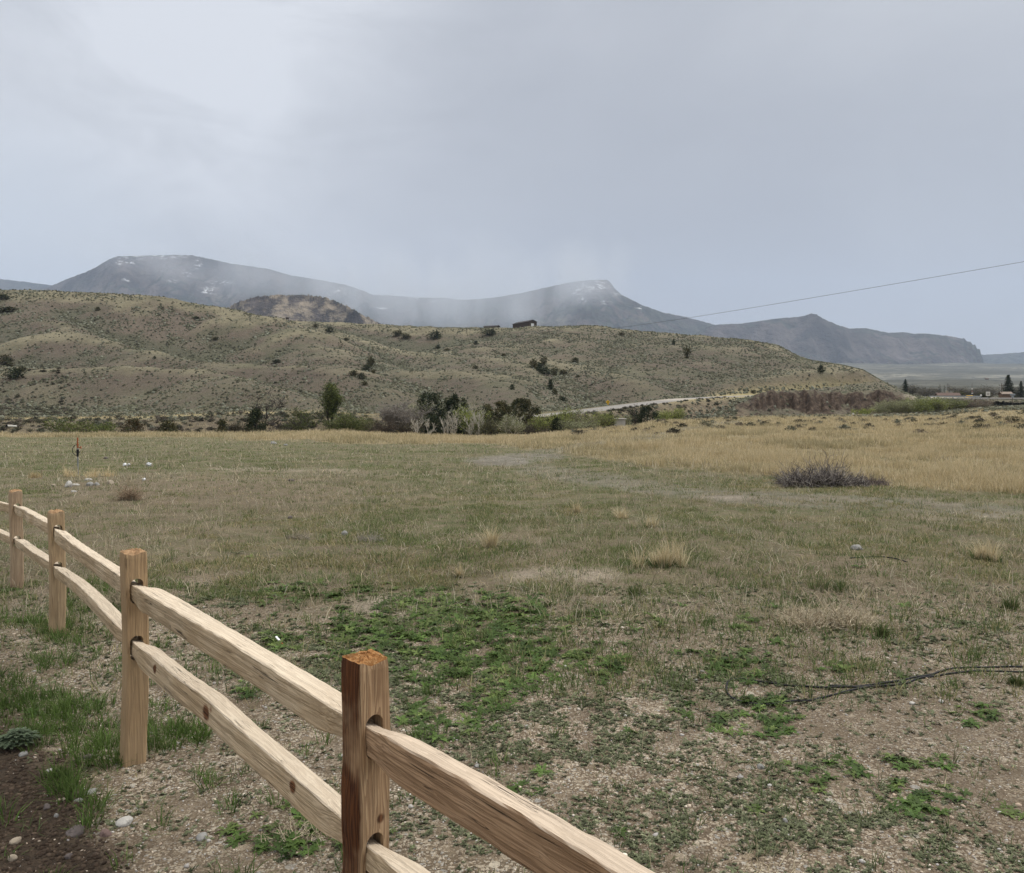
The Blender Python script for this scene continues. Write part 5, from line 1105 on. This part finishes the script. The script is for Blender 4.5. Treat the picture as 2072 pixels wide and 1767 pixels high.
for i, a in enumerate([(42, 1531, 30, 13, 'grey', 'flat grey stone at the lower edge of the round leafy weed'), (99, 1564, 24, 10, 'white', 'smooth white stone alone on the dark soil'), (118, 1563, 9, 5, 'white', 'pebble sized white stone just right of the smooth white stone'),
        (92, 1639, 24, 17, 'dark', 'dull grey cobble in dark soil left of the pointed grass clump'), (156, 1626, 24, 14, 'grey', 'light grey cobble touching the pointed grass clump'), (117, 1622, 12, 8, 'tan', 'small buff stone between two grey cobbles'),
        (146, 1691, 60, 20, 'dark', 'long grey brown cobble half sunk in dark soil'), (209, 1694, 34, 22, 'red', 'rounded reddish brown cobble where soil meets gravel'), (248, 1673, 46, 22, 'white', 'rough white stone above the reddish cobble'),
        (405, 1700, 38, 16, 'grey', 'flat pale grey slab on gravel beside the weeds'), (22, 1744, 28, 16, 'tan', 'tan stone nearest the lower left corner of the field'), (136, 1740, 26, 14, 'dark', 'dark angular stone left of the lowest grass clump'),
        (26, 1708, 34, 14, 'tan', 'buff stone half buried above the corner stone'), (112, 1655, 14, 12, 'grey', 'small grey stone under the dull grey cobble'), (175, 1537, 30, 12, 'dark', 'dark stone tucked under grass beside the second post'), (180, 1608, 36, 12, 'grey', 'thin leaning grey stone above the pointed grass clump'),
        (1738, 1113, 26, 12, 'grey', 'smooth grey boulder alone in grass, well beyond the dead weed mat'), (695, 1084, 16, 12, 'grey', 'lone round grey stone left of the dry straw tuft'), (586, 1050, 12, 8, 'dark', 'small dark stone on brown ground beyond the round grey stone'),
        (136, 986, 20, 15, 'white', 'upright whitish boulder at the end of the cobble row'), (150, 983, 18, 5, 'white', 'flat white cobble touching the upright whitish boulder'), (179, 984, 18, 10, 'grey', 'left one of two paired grey cobbles below the standpipe'), (193, 983, 16, 8, 'grey', 'right one of two paired grey cobbles below the standpipe'),
        (221, 980, 14, 10, 'tan', 'brownish cobble ending the row below the dry grass'), (176, 973, 16, 6, 'white', 'small pale stone behind the paired grey cobbles'), (106, 984, 12, 6, 'tan', 'low tan stone left of the upright whitish boulder'), (147, 996, 14, 5, 'white', 'flat pale stone in front of the cobble row'),
        (552, 899, 14, 8, 'grey', 'pale boulder on the far grass edge under the snag'), (577, 902, 12, 5, 'grey', 'flat boulder beside the pale one at the far grass edge'), (213, 929, 12, 5, 'dark', 'dark clod like stone right of the standpipe'), (588, 974, 14, 7, 'dark', 'dark stone on bare ground beyond the two small ones'),
        (1590, 1666, 18, 14, 'grey', 'smooth grey egg shaped stone low among mat weeds'), (1541, 1557, 20, 15, 'grey', 'grey stone left of the three leafed weed patch'), (1848, 1427, 20, 9, 'white', 'whitish stone right of the black hose'), (1907, 1423, 18, 9, 'white', 'whitish stone furthest right beyond the hose'),
        (1834, 1532, 20, 13, 'tan', 'pale tan stone above the weed patch on bare soil'), (1000, 1560, 16, 8, 'tan', 'buff stone among pebbles above the near rail'), (965, 1553, 20, 8, 'grey', 'dull flat stone beside the buff one above the near rail'), (830, 1636, 18, 9, 'white', 'white stone just right of the near post')]): rock(*a, seed=200+i)
# hydrant standpipe
pp = gpt(158, 962); dpy = pp.y; u_ = dpy/K
gal = flat('galvanised_steel', (.30, .31, .31), .5, .2, 20, Metallic=.6); blk = flat('black_rubber', (.018, .018, .02), .6, .2); rust = flat('rusty_red_paint', (.34, .10, .04), .7, .35, 30)
t = empty('standpipe', pp); tag(t, 'upright steel water standpipe with rust red top standing in dry grass', 'standpipe')
def cyl(name, segs, mat, parent, k=10): V, F = tubes(segs, k); return tri_mesh(name, V, F, mat, parent=parent, smooth=True)
H_ = 76*u_; cyl('pipe', [((0, 0, -.1), (-.01, 0, H_*.72), .017, .017)], gal, t); cyl('valve', [((-.01, 0, H_*.55), (-.01, 0, H_*.60), .028, .028), ((-.01, 0, H_*.64), (-.01, 0, H_*.68), .03, .03), ((-.07, 0, H_*.62), (.05, 0, H_*.62), .012, .012), ((-.01, 0, H_*.50), (-.01, 0, H_*.66), .023, .023)], blk, t)
cyl('riser', [((-.01, 0, H_*.68), (-.012, 0, H_*.98), .016, .015), ((-.012, 0, H_*.78), (-.012, 0, H_*.84), .022, .022), ((-.012, 0, H_*.95), (-.012, 0, H_), .02, .015)], rust, t); cyl('handle', [((-.01, 0, H_*.74), (.07, 0, H_*.74), .01, .01), ((.07, 0, H_*.71), (.07, 0, H_*.77), .014, .014)], rust, t)
hs = [(-.012+(-.13)*math.sin(a), 0, H_*(.82-.30*(1-math.cos(a))*.5)) for a in np.linspace(.2, 3.0, 9)]; cyl('hose', [(hs[i], hs[i+1], .007, .007) for i in range(8)], blk, t, 6)
# litter
wpl = flat('white_plastic', (.80, .81, .82), .4, .06)
def bag(xv, yv, wv, hv, label, seed, name='plastic_bag', cat='plastic bag'):
    p = gpt(xv, yv); V, F, _ = ico(seed, 3, 1, .3); r = np.random.default_rng(seed); V = V/np.abs(V).max(0); V += .16*np.sin(V[:, [1, 2, 0]]*7+seed)+.07*np.sin(V[:, [2, 0, 1]]*17)
    V = V*np.array([wv, wv*.6, hv])/K*p.y*.5; o = tri_mesh(name, V, F, wpl); o.location = p+Vector((0, 0, hv/K*p.y*.4)); tag(o, label, cat)
bag(255, 944, 17, 8, 'crumpled white plastic bag in grass, the longer of two', 3); bag(303, 944, 14, 9, 'smaller crumpled white plastic bag, further from the standpipe', 5); bag(292, 973, 9, 6, 'tiny torn white plastic scrap below the two bags', 8, 'plastic_scrap', 'litter')
# survey stake lying with orange tip
p = gpt(566, 1303); t = empty('marker_flag', p, .5); tag(t, 'fallen white survey marker with an orange tip among weeds', 'marker'); bm = bmesh.new(); add_box(bm, (-.03, 0, .025), (.115, .022, .012), 0, .003); bm_obj('stake', bm, wpl, t)
bm = bmesh.new(); add_box(bm, (.042, 0, .024), (.030, .026, .016), 0, .003); bm_obj('tip', bm, flat('orange_tape', (.85, .16, .04), .5, .1), t); t.rotation_euler = (0, .35, -.8); t.scale = (.75, .75, .75)
# irrigation hose
def hose(pts, label, r=.0062):
    P = [gpt(*q) for q in pts]; P = np.array([q[:] for q in P]); out = [P[0]]
    for i in range(len(P)-1):
        a, b, c, d = P[max(i-1, 0)], P[i], P[i+1], P[min(i+2, len(P)-1)]
        for t in np.linspace(0, 1, 9)[1:]: out.append(.5*((2*b)+(-a+c)*t+(2*a-5*b+4*c-d)*t*t+(-a+3*b-3*c+d)*t**3))
    out = np.array(out); out[:, 2] = zt(out[:, 0], out[:, 1])+r*.5+.010*np.abs(noise(out[:, 0]*3, out[:, 1]*3, 5))
    V, F = tubes([(out[i], out[i+1], r, r) for i in range(len(out)-1)], 8); o = tri_mesh('irrigation_hose', V, F, blk, smooth=True); tag(o, label, 'hose', 'black hoses lying on the field')
hose([(2110, 1352), (2010, 1351), (1940, 1353), (1900, 1362), (1850, 1373), (1790, 1385), (1700, 1392), (1620, 1391), (1540, 1382), (1500, 1376), (1478, 1378), (1470, 1392), (1474, 1408), (1492, 1420), (1540, 1428), (1600, 1422), (1650, 1418), (1700, 1404), (1760, 1390)], 'long black irrigation hose looping back across gravel among weeds')
hose([(2080, 1362), (2010, 1360), (1950, 1362), (1880, 1372), (1820, 1388), (1740, 1393), (1680, 1390)], 'shorter black hose lying doubled against the looping one')
hose([(1720, 1131), (1760, 1128), (1800, 1130), (1836, 1139)], 'thin dark hose scrap near the smooth grey boulder', .006)
# brush pile and dry tufts
def twigs(name, label, cat, xv, yv, wv, hv, n, seed, cols, r0=.006, lean=.6, group=None, dep=.45, seglen=3, bk=None, flatm=None):
    p = gpt(xv, yv); rnd = np.random.default_rng(seed); W = wv/K*p.y; Hh = hv/K*p.y; segs = []
    for i in range(n):
        bx, by = rnd.uniform(-.5, .5)*W, rnd.uniform(-.5, .5)*W*dep; env = Hh*(.45+.55*abs(math.sin(bx/W*7+seed)))*math.sqrt(max(.1, 1-(bx/W*2)**2))
        q = np.array([bx, by, rnd.uniform(-.01, .3)*env]); az = rnd.uniform(0, 6.283); el = abs(rnd.normal(.7, .5)); d = np.array([math.cos(az)*math.cos(el)+.8*bx/W, math.sin(az)*math.cos(el)*.8, math.sin(el)]); L = env*rnd.uniform(.4, 1.1); r = r0*rnd.uniform(.5, 1.2)
        for k in range(seglen):
            d = d+rnd.normal(0, .28, 3); d /= np.linalg.norm(d); q2 = q+d*L/seglen; q2[2] = max(q2[2], .0); segs.append((q, q2, r*(1-k/seglen*.7), r*(1-(k+1)/seglen*.7)))
            if k > 0 and rnd.random() < .6: e = d+rnd.normal(0, .6, 3); e /= np.linalg.norm(e); segs.append((q2, q2+e*L*.22, r*.5, r*.2))
            q = q2
    V, F = tubes(segs, 3); C = np.repeat(np.array(cols)[rnd.integers(0, len(cols), len(segs))]*rnd.uniform(.7, 1.3, (len(segs), 1)), 6, 0)
    o = tri_mesh(name, V, F, TWIGM, dict(tint=C)); o.location = p+Vector((0, W*dep*.4, 0)); return tag(o, label, cat, group)
TWIGM = leafmat('twig_bark', .9)
twigs('brush_pile', 'low purple grey pile of cut brush lying before the golden grass', 'brush pile', 1672, 986, 165, 58, 1000, 1, [(.13, .115, .11), (.22, .195, .18), (.06, .05, .048), (.38, .345, .31)], .009)
twigs('brush_pile', 'flatter tail of cut brush beside the main purple grey pile', 'brush pile', 1765, 984, 70, 26, 420, 2, [(.16, .13, .12), (.22, .18, .17), (.09, .07, .07)], .006)
twigs('tumbleweed', 'round pale tumbleweed on brown ground beyond the second post', 'tumbleweed', 258, 1013, 34, 40, 420, 3, [(.30, .22, .15), (.38, .29, .2)], .004)
twigs('dead_weed', 'wide mat of bleached dead weed stalks in the open field', 'dead weed', 1690, 1272, 210, 44, 1100, 4, [(.56, .49, .36), (.48, .41, .29), (.40, .33, .23)], .0045)
twigs('dead_weed', 'pale dead weed skeleton lying on green weeds left of the near post', 'dead weed', 590, 1712, 130, 62, 60, 5, [(.55, .48, .34), (.45, .38, .26)], .0022, seglen=4)
twigs('dead_weed', 'thin dead weed twigs along the rails between second and third post', 'dead weed', 240, 1230, 120, 60, 260, 6, [(.40, .34, .24), (.3, .26, .18)], .003)
twigs('dead_weed', 'grey wispy dead weed on turf above the leafy weed patch', 'dead weed', 748, 1098, 60, 26, 160, 7, [(.36, .33, .3), (.3, .27, .22)], .003)
twigs('dead_weed', 'wispy bare weed left of the round grey stone', 'dead weed', 600, 1092, 44, 26, 110, 8, [(.36, .32, .26), (.3, .26, .2)], .003)
twigs('dead_weed', 'tall bleached stalks rising at the bottom edge among mat weeds', 'dead weed', 1560, 1790, 110, 120, 22, 9, [(.6, .52, .36), (.5, .42, .28)], .0018, seglen=4)
def tuft(label, xv, yv, wv, hv, n, seed, cols, green=None, name='grass_tuft', group='dry grass tufts in the field'):
    global RNG
    p = gpt(xv, yv); RNG = np.random.default_rng(seed); W = wv/K*p.y; H2 = hv/K*p.y
    nc = 9; cxs = RNG.normal(0, W*.17, nc); cys = RNG.normal(0, W*.14, nc); n = (n//nc)*nc
    V, F, own, tt = blades(cxs, cys, np.zeros(nc), n//nc, W*.09, H2*RNG.uniform(.45, 1.1, nc), .0032+.00022*p.y, .55, .5)
    C = np.repeat(np.array(cols)[RNG.integers(0, len(cols), n)]*RNG.uniform(.75, 1.2, (n, 1)), 5, 0)
    if green:
        V2, F2, o2, t2 = blades(cxs*1.3, cys*1.3, np.zeros(nc), n//nc, W*.2, H2*.35, .0032+.00022*p.y, .7, .5); C2 = np.repeat(np.array(green)[None]*RNG.uniform(.6, 1.4, (n, 1)), 5, 0)
        F = np.vstack([F, F2+len(V)]); V = np.vstack([V, V2]); C = np.vstack([C, C2])
    o = tri_mesh(name, V, F, GRASSM, dict(tint=C)); o.location = p+Vector((0, W*.2, 0)); return tag(o, label, 'grass tuft', group)
ST = [(.60, .50, .32), (.52, .42, .25), (.66, .58, .40)]
tuft('bright straw tuft alone in the middle of the field', 992, 1110, 46, 50, 260, 1, ST)
tuft('largest straw coloured tuft with green base, right of the lone bright one', 1345, 1150, 120, 60, 480, 2, ST, (.08, .12, .04))
tuft('slim upright straw tuft at the near edge of the track', 1170, 1038, 14, 32, 90, 3, ST)
tuft('broad straw tuft with green skirt near the right edge of the field', 2008, 1136, 60, 46, 320, 4, ST, (.09, .13, .045))
tuft('low straw tuft behind the largest one', 1260, 1050, 50, 28, 200, 5, ST)
tuft('wispy straw tuft beyond the largest one towards the track', 1310, 1068, 60, 30, 170, 6, ST)
tuft('small straw tuft rising from green grass left of the largest one', 930, 1170, 26, 36, 110, 7, ST, (.09, .13, .05))
tuft('golden tuft nearest the standpipe, leaning tallest', 140, 966, 44, 30, 150, 8, [(.72, .60, .38), (.62, .50, .30)])
tuft('golden tuft right of the standpipe', 182, 967, 60, 22, 170, 9, [(.72, .60, .38), (.62, .50, .30)])
tuft('golden tuft ending the dry strip right of the standpipe', 220, 965, 44, 20, 120, 10, [(.72, .60, .38), (.62, .50, .30)])
tuft('thin golden tuft left of the standpipe strip', 62, 968, 40, 18, 160, 11, [(.55, .44, .26), (.46, .36, .2)])
for i, a in enumerate([('dense green clump right above the big weed patch', 1180, 1250, 60, 22), ('green clump between straw tuft and bare soil', 1290, 1205, 50, 22), ('olive bunch of taller grass beyond the dead weed mat', 1700, 1200, 110, 34), ('green bunch right of the dead weed mat', 1790, 1292, 34, 34), ('green bunch at the right edge below the straw tuft', 2045, 1235, 50, 34), ('green bunch near the hose by the right edge', 2060, 1390, 50, 34)]):
    tuft(a[0], a[1], a[2], a[3], a[4], 260, 40+i, [(.07, .11, .035), (.10, .14, .05), (.2, .2, .09)], group='green grass bunches in the field')
# round leafy weed at the edge
p = gpt(20, 1522); V, F, C = [], [], []; rnd = np.random.default_rng(4); rv_, rf_, rc_ = rosette(0, 1, 14, 3, 77); oo = Pile()
for i in range(46):
    th = rnd.uniform(0, 6.28); q = math.sqrt(rnd.random())*.085; s = rnd.uniform(.026, .042); c = np.array([.15, .20, .12])*rnd.uniform(.7, 1.25); zz = .085*math.sqrt(max(0, 1-(q/.095)**2))*rnd.uniform(.3, 1)
    oo.add(rv_*s+[math.cos(th)*q, math.sin(th)*q*.8, zz], rf_, np.tile(c, (len(rv_), 1))*rc_[:, None])
o = oo.build('leafy_weed', leafmat('blue_green_leaf', .7, .2)); o.location = p+Vector((0, .06, 0)); tag(o, 'round blue green leafy weed at the edge of the dark soil', 'weed')
# ---- barn, shed and mast on the hill ----
def skyline_pt(xv, back=3.):
    D = np.arange(300, 640, 1.); X = (xv-CX)/K*D; Z = zt(X, D); i = int(np.argmax((Z-CAM_H)/D)); return X[i], D[i]+back, Z[i]
siding = N('barn_siding'); wv = siding.new('ShaderNodeTexWave', wave_type='BANDS', bands_direction='X'); siding.t.links.new(siding.tc.outputs['Object'], wv.inputs[0]); wv.inputs['Scale'].default_value = 1.6
siding.col(siding.mix(wv.outputs['Fac'], (.055, .042, .036), (.085, .067, .058))); siding.nor(siding.bump(wv.outputs['Fac'], .6, .05)); roofm = flat('barn_roof', (.045, .038, .036), .6, .15, 1); trimw = flat('white_door_paint', (.72, .73, .74), .5, .04, 2)
def prism(bm, x0, x1, y0, y1, z0, z1_, zr):      # gable along y, ridge at the middle of x
    v = [bm.verts.new(c) for c in ((x0, y0, z0), (x1, y0, z0), (x1, y0, z1_), ((x0+x1)/2, y0, zr), (x0, y0, z1_), (x0, y1, z0), (x1, y1, z0), (x1, y1, z1_), ((x0+x1)/2, y1, zr), (x0, y1, z1_))]
    for f in ((0, 1, 2, 3, 4), (9, 8, 7, 6, 5), (0, 5, 6, 1), (1, 6, 7, 2), (4, 9, 5, 0), (2, 7, 8, 3), (3, 8, 9, 4)): bm.faces.new([v[i] for i in f])
    bmesh.ops.recalc_face_normals(bm, faces=bm.faces)
def house(name, label, loc, rz, W, L, hw, hr, wm, rm, door=None, over=.4, roof_h=.18, wins=(), group=None, chim=False):
    t = empty(name, loc, rz); tag(t, label, 'barn' if 'barn' in name else 'house' if 'house' in name or 'cabin' in name else 'shed', group)
    bm = bmesh.new(); prism(bm, -W/2, W/2, 0, L, -2.5, hw, hr); bm_obj('wall', bm, wm, t)
    bm = bmesh.new()
    for s in (-1, 1):
        a = Vector((0, 0, hr+roof_h)); b = Vector((s*(W/2+over), 0, hw-(hr-hw)/(W/2)*over+roof_h)); vv = []
        for y_ in (-over, L+over):
            for p_, dz in ((a, 0), (b, 0), (b, -roof_h*.7), (a, -roof_h*.7)): vv.append(bm.verts.new((p_.x, y_, p_.z+dz)))
        for f in ((0, 1, 2, 3), (7, 6, 5, 4), (0, 4, 5, 1), (1, 5, 6, 2), (2, 6, 7, 3), (3, 7, 4, 0)): bm.faces.new([vv[i] for i in f])
    bmesh.ops.recalc_face_normals(bm, faces=bm.faces); rf = bm_obj('roof', bm, rm, t)
    if chim: bm = bmesh.new(); add_box(bm, (W*.15, L*.5, hr+.3), (.7, .7, 1.4)); bm_obj('chimney', bm, stone['tan'], rf)
    if door: bm = bmesh.new(); add_box(bm, (door[0], -.03, door[2]/2-.2), (door[1], .06, door[2]+.4), 0, .02); bm_obj('door', bm, trimw, t)
    for (wx, wz, ww, wh) in wins: bm = bmesh.new(); add_box(bm, (wx, -.03, wz), (ww, .08, wh), 0, .02); bm_obj('window', bm, flatwin, t)
    return t
flatwin = flat('window_glass', (.05, .06, .07), .2, .2, 1)
x_, d_b, zz = skyline_pt(1066, 8); u_ = d_b/K; zb = CAM_H-(663-HY)*u_
cor = np.array([(1071-CX)*u_, d_b])     # corner shared by the long wall and the gable end
W_, L_ = 21*u_*1.05, 62*u_
house('barn', 'long dark brown metal barn with white door on the hill crest', ((1078-CX)*u_, d_b, zb), math.radians(31), 17*u_/math.cos(math.radians(31))*.98, 33*u_/math.sin(math.radians(31))*.98, 11.5*u_, 15.6*u_, siding.m, roofm, door=(-.2*u_*3, 7.0*u_, 8.2*u_), over=.3, wins=[(1*u_, 13*u_, .5, .9)])
bm = None
x_, d_s, zz = skyline_pt(1014, 10); us = d_s/K
house('shed', 'low dark shed showing just its roof left of the barn', ((1008-CX)*us, d_s, CAM_H-(665-HY)*us), math.radians(64), 12*us, 30*us, 4.0*us, 6.2*us, siding.m, roofm, over=.5)
x_, d_m, zz = skyline_pt(579, 2)
t = empty('utility_mast', (x_, d_m, zz-.3)); tag(t, 'tiny mast with boxes on the skyline of the first gully', 'mast'); um = d_m/K; cyl('post', [((-.6, 0, -1), (-.6, 0, 6*um), .09, .09), ((.6, 0, -1), (.6, 0, 6*um), .09, .09)], BK['black'], t, 6); bm = bmesh.new(); add_box(bm, (0, 0, 5*um), (1.5, .4, .9), 0, .05); bm_obj('box', bm, roofm, t)
# power line
x_, d_w, zz = skyline_pt(1235, 0); A_ = px(1235, 665, d_w+2); B_ = px(2072, 514, 95.); E_ = A_+(B_-A_)*1.35; segs = []; M_ = 60
for i in range(M_):
    q = []
    for t_i in (i/M_, (i+1)/M_):
        pnt = A_+(E_-A_)*t_i; pnt.z -= 4*1.0*t_i*(1-t_i)*1.2; q.append(pnt)
    segs.append((np.array(q[0]), np.array(q[1]), .05*(q[0].y/95)**.75*.45, .05*(q[1].y/95)**.75*.45))
V, F = tubes(segs, 5); tag(tri_mesh('power_cable', V, F, flat('cable_black', (.03, .03, .035), .5, .1)), 'single thin black power line rising from the hill crest across the sky', 'power line')
# ---- bridge, houses, signs at the far road ----
conc = flat('concrete', (.42, .40, .37), .9, .15, 1.2); steel = flat('guard_rail_steel', (.36, .38, .39), .5, .1, 1, Metallic=.5); woodp = flat('weathered_pole', (.12, .10, .085), .9, .2, 3)
BD = 255.; ub = BD/K
t = empty('bridge', px(1925, 812, BD)); t.location.z = px(0, 812, BD).z; tag(t, 'low concrete road bridge with steel guard rail and dark opening', 'bridge')
def pbox(name, x0, x1, y0, y1, dep, mat, par, org, off=0.):
    bm = bmesh.new(); a = px(x0, y1, BD); b = px(x1, y0, BD); c = (a+b)/2-org; add_box(bm, (c.x, off+dep/2, c.z), (b.x-a.x, dep, b.z-a.z), 0, .03); return bm_obj(name, bm, mat, par)
og = t.location.copy()
pbox('deck', 1852, 2140, 805.5, 808, 8, conc, t, og); pbox('abutment', 1868, 1893, 807.5, 816, 6, conc, t, og, .4); pbox('abutment', 1913, 1952, 807.5, 815, 6, conc, t, og, .6); pbox('pier', 1902, 1904.5, 807.5, 814, 5, conc, t, og, 1.)
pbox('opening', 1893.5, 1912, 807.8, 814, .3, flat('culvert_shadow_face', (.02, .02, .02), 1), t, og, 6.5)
gr_ = pbox('guard_rail', 1880, 1985, 801.5, 803.3, .12, steel, t, og, -.2)
for k in range(14): pbox('rail_post', 1882+k*7.8, 1883+k*7.8, 802, 806, .12, steel, gr_, og, -.1)
terra = flat('brown_shingles', (.13, .09, .075), .9, .15, 2); logw = flat('log_wall', (.17, .11, .07), .8, .2, 2); beige = flat('beige_siding', (.22, .19, .155), .8, .1, 2)
def zg(x, y): return Vector((x, y, z1(x, y)))
hx = (1939-CX)/K*330; hp = zg(hx, 330); hp.z = px(0, 806, 330).z
hh = house('ranch_house', 'brown roofed ranch house half hidden behind the pale slope', hp, math.radians(76), 4.5, 8, 1.1, 2.1, beige, terra, over=.35, chim=True)
hx = (2044-CX)/K*330; hp = Vector((hx, 330, px(0, 806, 330).z)); house('cabin', 'log cabin with tan roof under the largest spruce', hp, math.radians(80), 4, 3.6, 1.7, 2.5, logw, flat('tan_metal_roof', (.21, .16, .12), .6, .1), over=.4)
def sign_post(name, label, cat, xv, ytop, ybase, d, board, mats, rz=0):
    X = (xv-CX)/K*d; zb_ = z1(X, d); u2 = d/K; t = empty(name, (X, d, zb_), rz); tag(t, label, cat); top = CAM_H-(ytop-HY)*u2-zb_
    cyl('pole', [((0, .06, -.4), (0, .06, top), .07, .06)], mats[0], t, 8)
    for k, (cx_, cz_, bw, bh, mt, shp) in enumerate(board):
        bm = bmesh.new()
        if shp == 'diamond': add_box(bm, (0, 0, 0), (bw*.71, .05, bw*.71)); bmesh.ops.rotate(bm, verts=bm.verts, cent=(0, 0, 0), matrix=Matrix.Rotation(math.pi/4, 3, 'Y')); bmesh.ops.translate(bm, verts=bm.verts, vec=(cx_*u2, -.03, top-cz_*u2))
        else: add_box(bm, (cx_*u2, -.03, top-cz_*u2), (bw*u2 if shp else bw, .05, bh*u2), 0, .01)
        bm_obj('sign_board', bm, mt, t)
    return t
yel = flat('yellow_sign_paint', (.70, .42, .02), .5, .08); whs = flat('white_sign_paint', (.66, .64, .60), .5, .06); blu = flat('blue_sign_paint', (.25, .28, .31), .5, .06); bluc = flat('dull_red_lettering', (.35, .22, .2), .6)
def yellow_sign():
    D = np.arange(150, 230, .5); X = (1230-CX)/K*D; q, _ = seg_dist(X, D, ROADP); d = float(D[int(np.argmin(np.abs(q-4.6)))]); u2 = d/K; base = z1((1230-CX)/K*d, d); top = CAM_H-(811.5-HY)*u2-base
    t = sign_post('road_sign', 'yellow diamond warning sign with smaller plate beside the curving road', 'road sign', 1230, 811.5, 824, d, [(0, 2.2, 1.0, 1.0, yel, 'diamond'), (0, 6.2, 3., 2.4, yel, 'box')], (steel,))
    bm = bmesh.new(); add_box(bm, (0, -.07, top-2.2*u2), (.10, .02, .42)); add_box(bm, (.10, -.07, top-1.9*u2), (.22, .02, .10), 0); b = [c for c in t.children if c.name.startswith('sign_board')][0]; bm_obj('curve_arrow', bm, blk, b)
yellow_sign()
sign_post('highway_sign', 'square white sign on a thin post above the bridge rail', 'road sign', 1999, 792.5, 814, 240, [(0, 4.6, 8.5, 8.5, whs, 'b'), (0, 3.9, 5.2, 1.2, bluc, 'b'), (0, 6.2, 4.2, 1.2, bluc, 'b')], (steel,))
sign_post('highway_sign', 'wide grey sign with a smaller plate under it on a dark post', 'road sign', 2049, 796.5, 818, 175, [(0, 2.2, 10.5, 3.6, blu, 'b'), (0, 6.6, 5.4, 3.4, blu, 'b')], (woodp,))
sign_post('utility_box', 'small white marker box at the end of the golden field', 'marker', 1726.5, 835.8, 840, 172, [(0, 1.8, 3.6, 3.6, whs, 'b')], (steel,))
def pole(label, xv, ytop, d, arm=True):
    X = (xv-CX)/K*d; zb_ = z1(X, d); top = CAM_H-(ytop-HY)/K*d-zb_; t = empty('utility_pole', (X, d, zb_)); tag(t, label, 'utility pole', 'utility poles by the far road'); cyl('pole', [((0, 0, -1), (0, 0, top), .2, .13)], woodp, t, 8)
    if arm: bm = bmesh.new(); add_box(bm, (0, -.15, top-.9), (2.4, .14, .16), 0, .02); bm_obj('crossarm', bm, woodp, t)
pole('tallest utility pole, left of the log cabin', 2027, 776, 330); pole('thin pole right of the solitary spruce', 1838, 785, 400, False); pole('dark pole among the slim spruces', 1918, 776, 425)
t = sign_post('rail_crossing_mast', 'red and white striped crossing mast rising above the bridge rail', 'crossing mast', 1967, 776, 806, 320, [(0, 11, 2.6, 2.6, whs, 'b'), (0, 16, 3.2, 1.8, bluc, 'b'), (0, 20, 3.6, 2.4, whs, 'b')], (woodp,))
# yellow loader by the bridge
LD = 320.; ul = LD/K; lp = px(1962, 806, LD); t = empty('loader', lp); tag(t, 'small yellow loader parked behind the bridge rail', 'loader')
bm = bmesh.new(); add_box(bm, (0, 0, 4.2*ul), (9*ul, 1.8, 3*ul), 0, .1); add_box(bm, (-4.5*ul, 0, 2.6*ul), (3*ul, 2.2, 2.6*ul), 0, .1); bm_obj('body', bm, yel, t); bm = bmesh.new(); add_box(bm, (1.5*ul, 0, 6.4*ul), (3.4*ul, 1.4, 2.4*ul), 0, .1); bm_obj('cab', bm, flatwin, t)
for wx in (-2.6, 3.2): cyl('wheel', [((wx*ul, -1.1, 2*ul), (wx*ul, -.7, 2*ul), 1.5*ul, 1.5*ul), ((wx*ul, .7, 2*ul), (wx*ul, 1.1, 2*ul), 1.5*ul, 1.5*ul)], blk, t, 14)
t = empty('satellite_dish', px(1985, 803, 322)); tag(t, 'small white satellite dish between crossing mast and square sign', 'dish'); V, F, _ = ico(3, 3, 1, 0.); tri_mesh('dish', V/np.abs(V).max(0)*[.42, .14, .42]+[0, 0, .5], F, whs, smooth=True, parent=t); cyl('stand', [((0, .1, -2), (0, .1, .6), .06, .06)], steel, t, 6)
# headgate box on the knoll
hg = gpt(1254, 862); t = empty('headgate', px(1254, 856, 133.)); t.location.z = z1(t.location.x, 133.); tag(t, 'small grey concrete irrigation headgate at the end of the willow row', 'headgate'); uh = 133./K; top = CAM_H-(846.5-HY)*uh-t.location.z
bm = bmesh.new(); add_box(bm, (0, 0, top/2-.4), (20*uh, 1.6, top+.4), 0, .04); bm_obj('box', bm, conc, t); bm = bmesh.new(); add_box(bm, (0, 0, top-.1), (25*uh, 2., .16), 0, .03); bm_obj('lid', bm, conc, t)
# pipe end on the bank
pq = px(20, 862, 96.); pq.z = max(pq.z, z1(pq.x, 96.)+.35); t = empty('culvert_pipe', pq); tag(t, 'short pale pipe end sticking out of the creek bank sagebrush', 'pipe'); cyl('pipe', [((0, -.6, 0), (-.3, 1.6, -.1), .15, .15)], stone['white'], t, 14); cyl('pipe_mouth', [((.015, -.64, 0), (.0, -.55, 0), .12, .12)], blk, t, 14)
# far farm buildings on the plain
for i, (xv, yv, d, c, lb) in enumerate([(1786, 744.5, 2400, whs, 'tiny white shed far out on the valley plain'), (2000, 757, 1900, beige, 'tiny farmhouse on the far plain above the square sign')]):
    X = (xv-CX)/K*d; h_ = house('farm_shed' if i == 0 else 'farm_house', lb, (X, d, z1(X, d)), math.radians(80), 5, 7, 3, 4.2, c, whs if i == 0 else terra, over=.5)
print('objects', len(bpy.data.objects), 'faces', sum(len(o.data.polygons) for o in bpy.data.objects if o.type == 'MESH'))
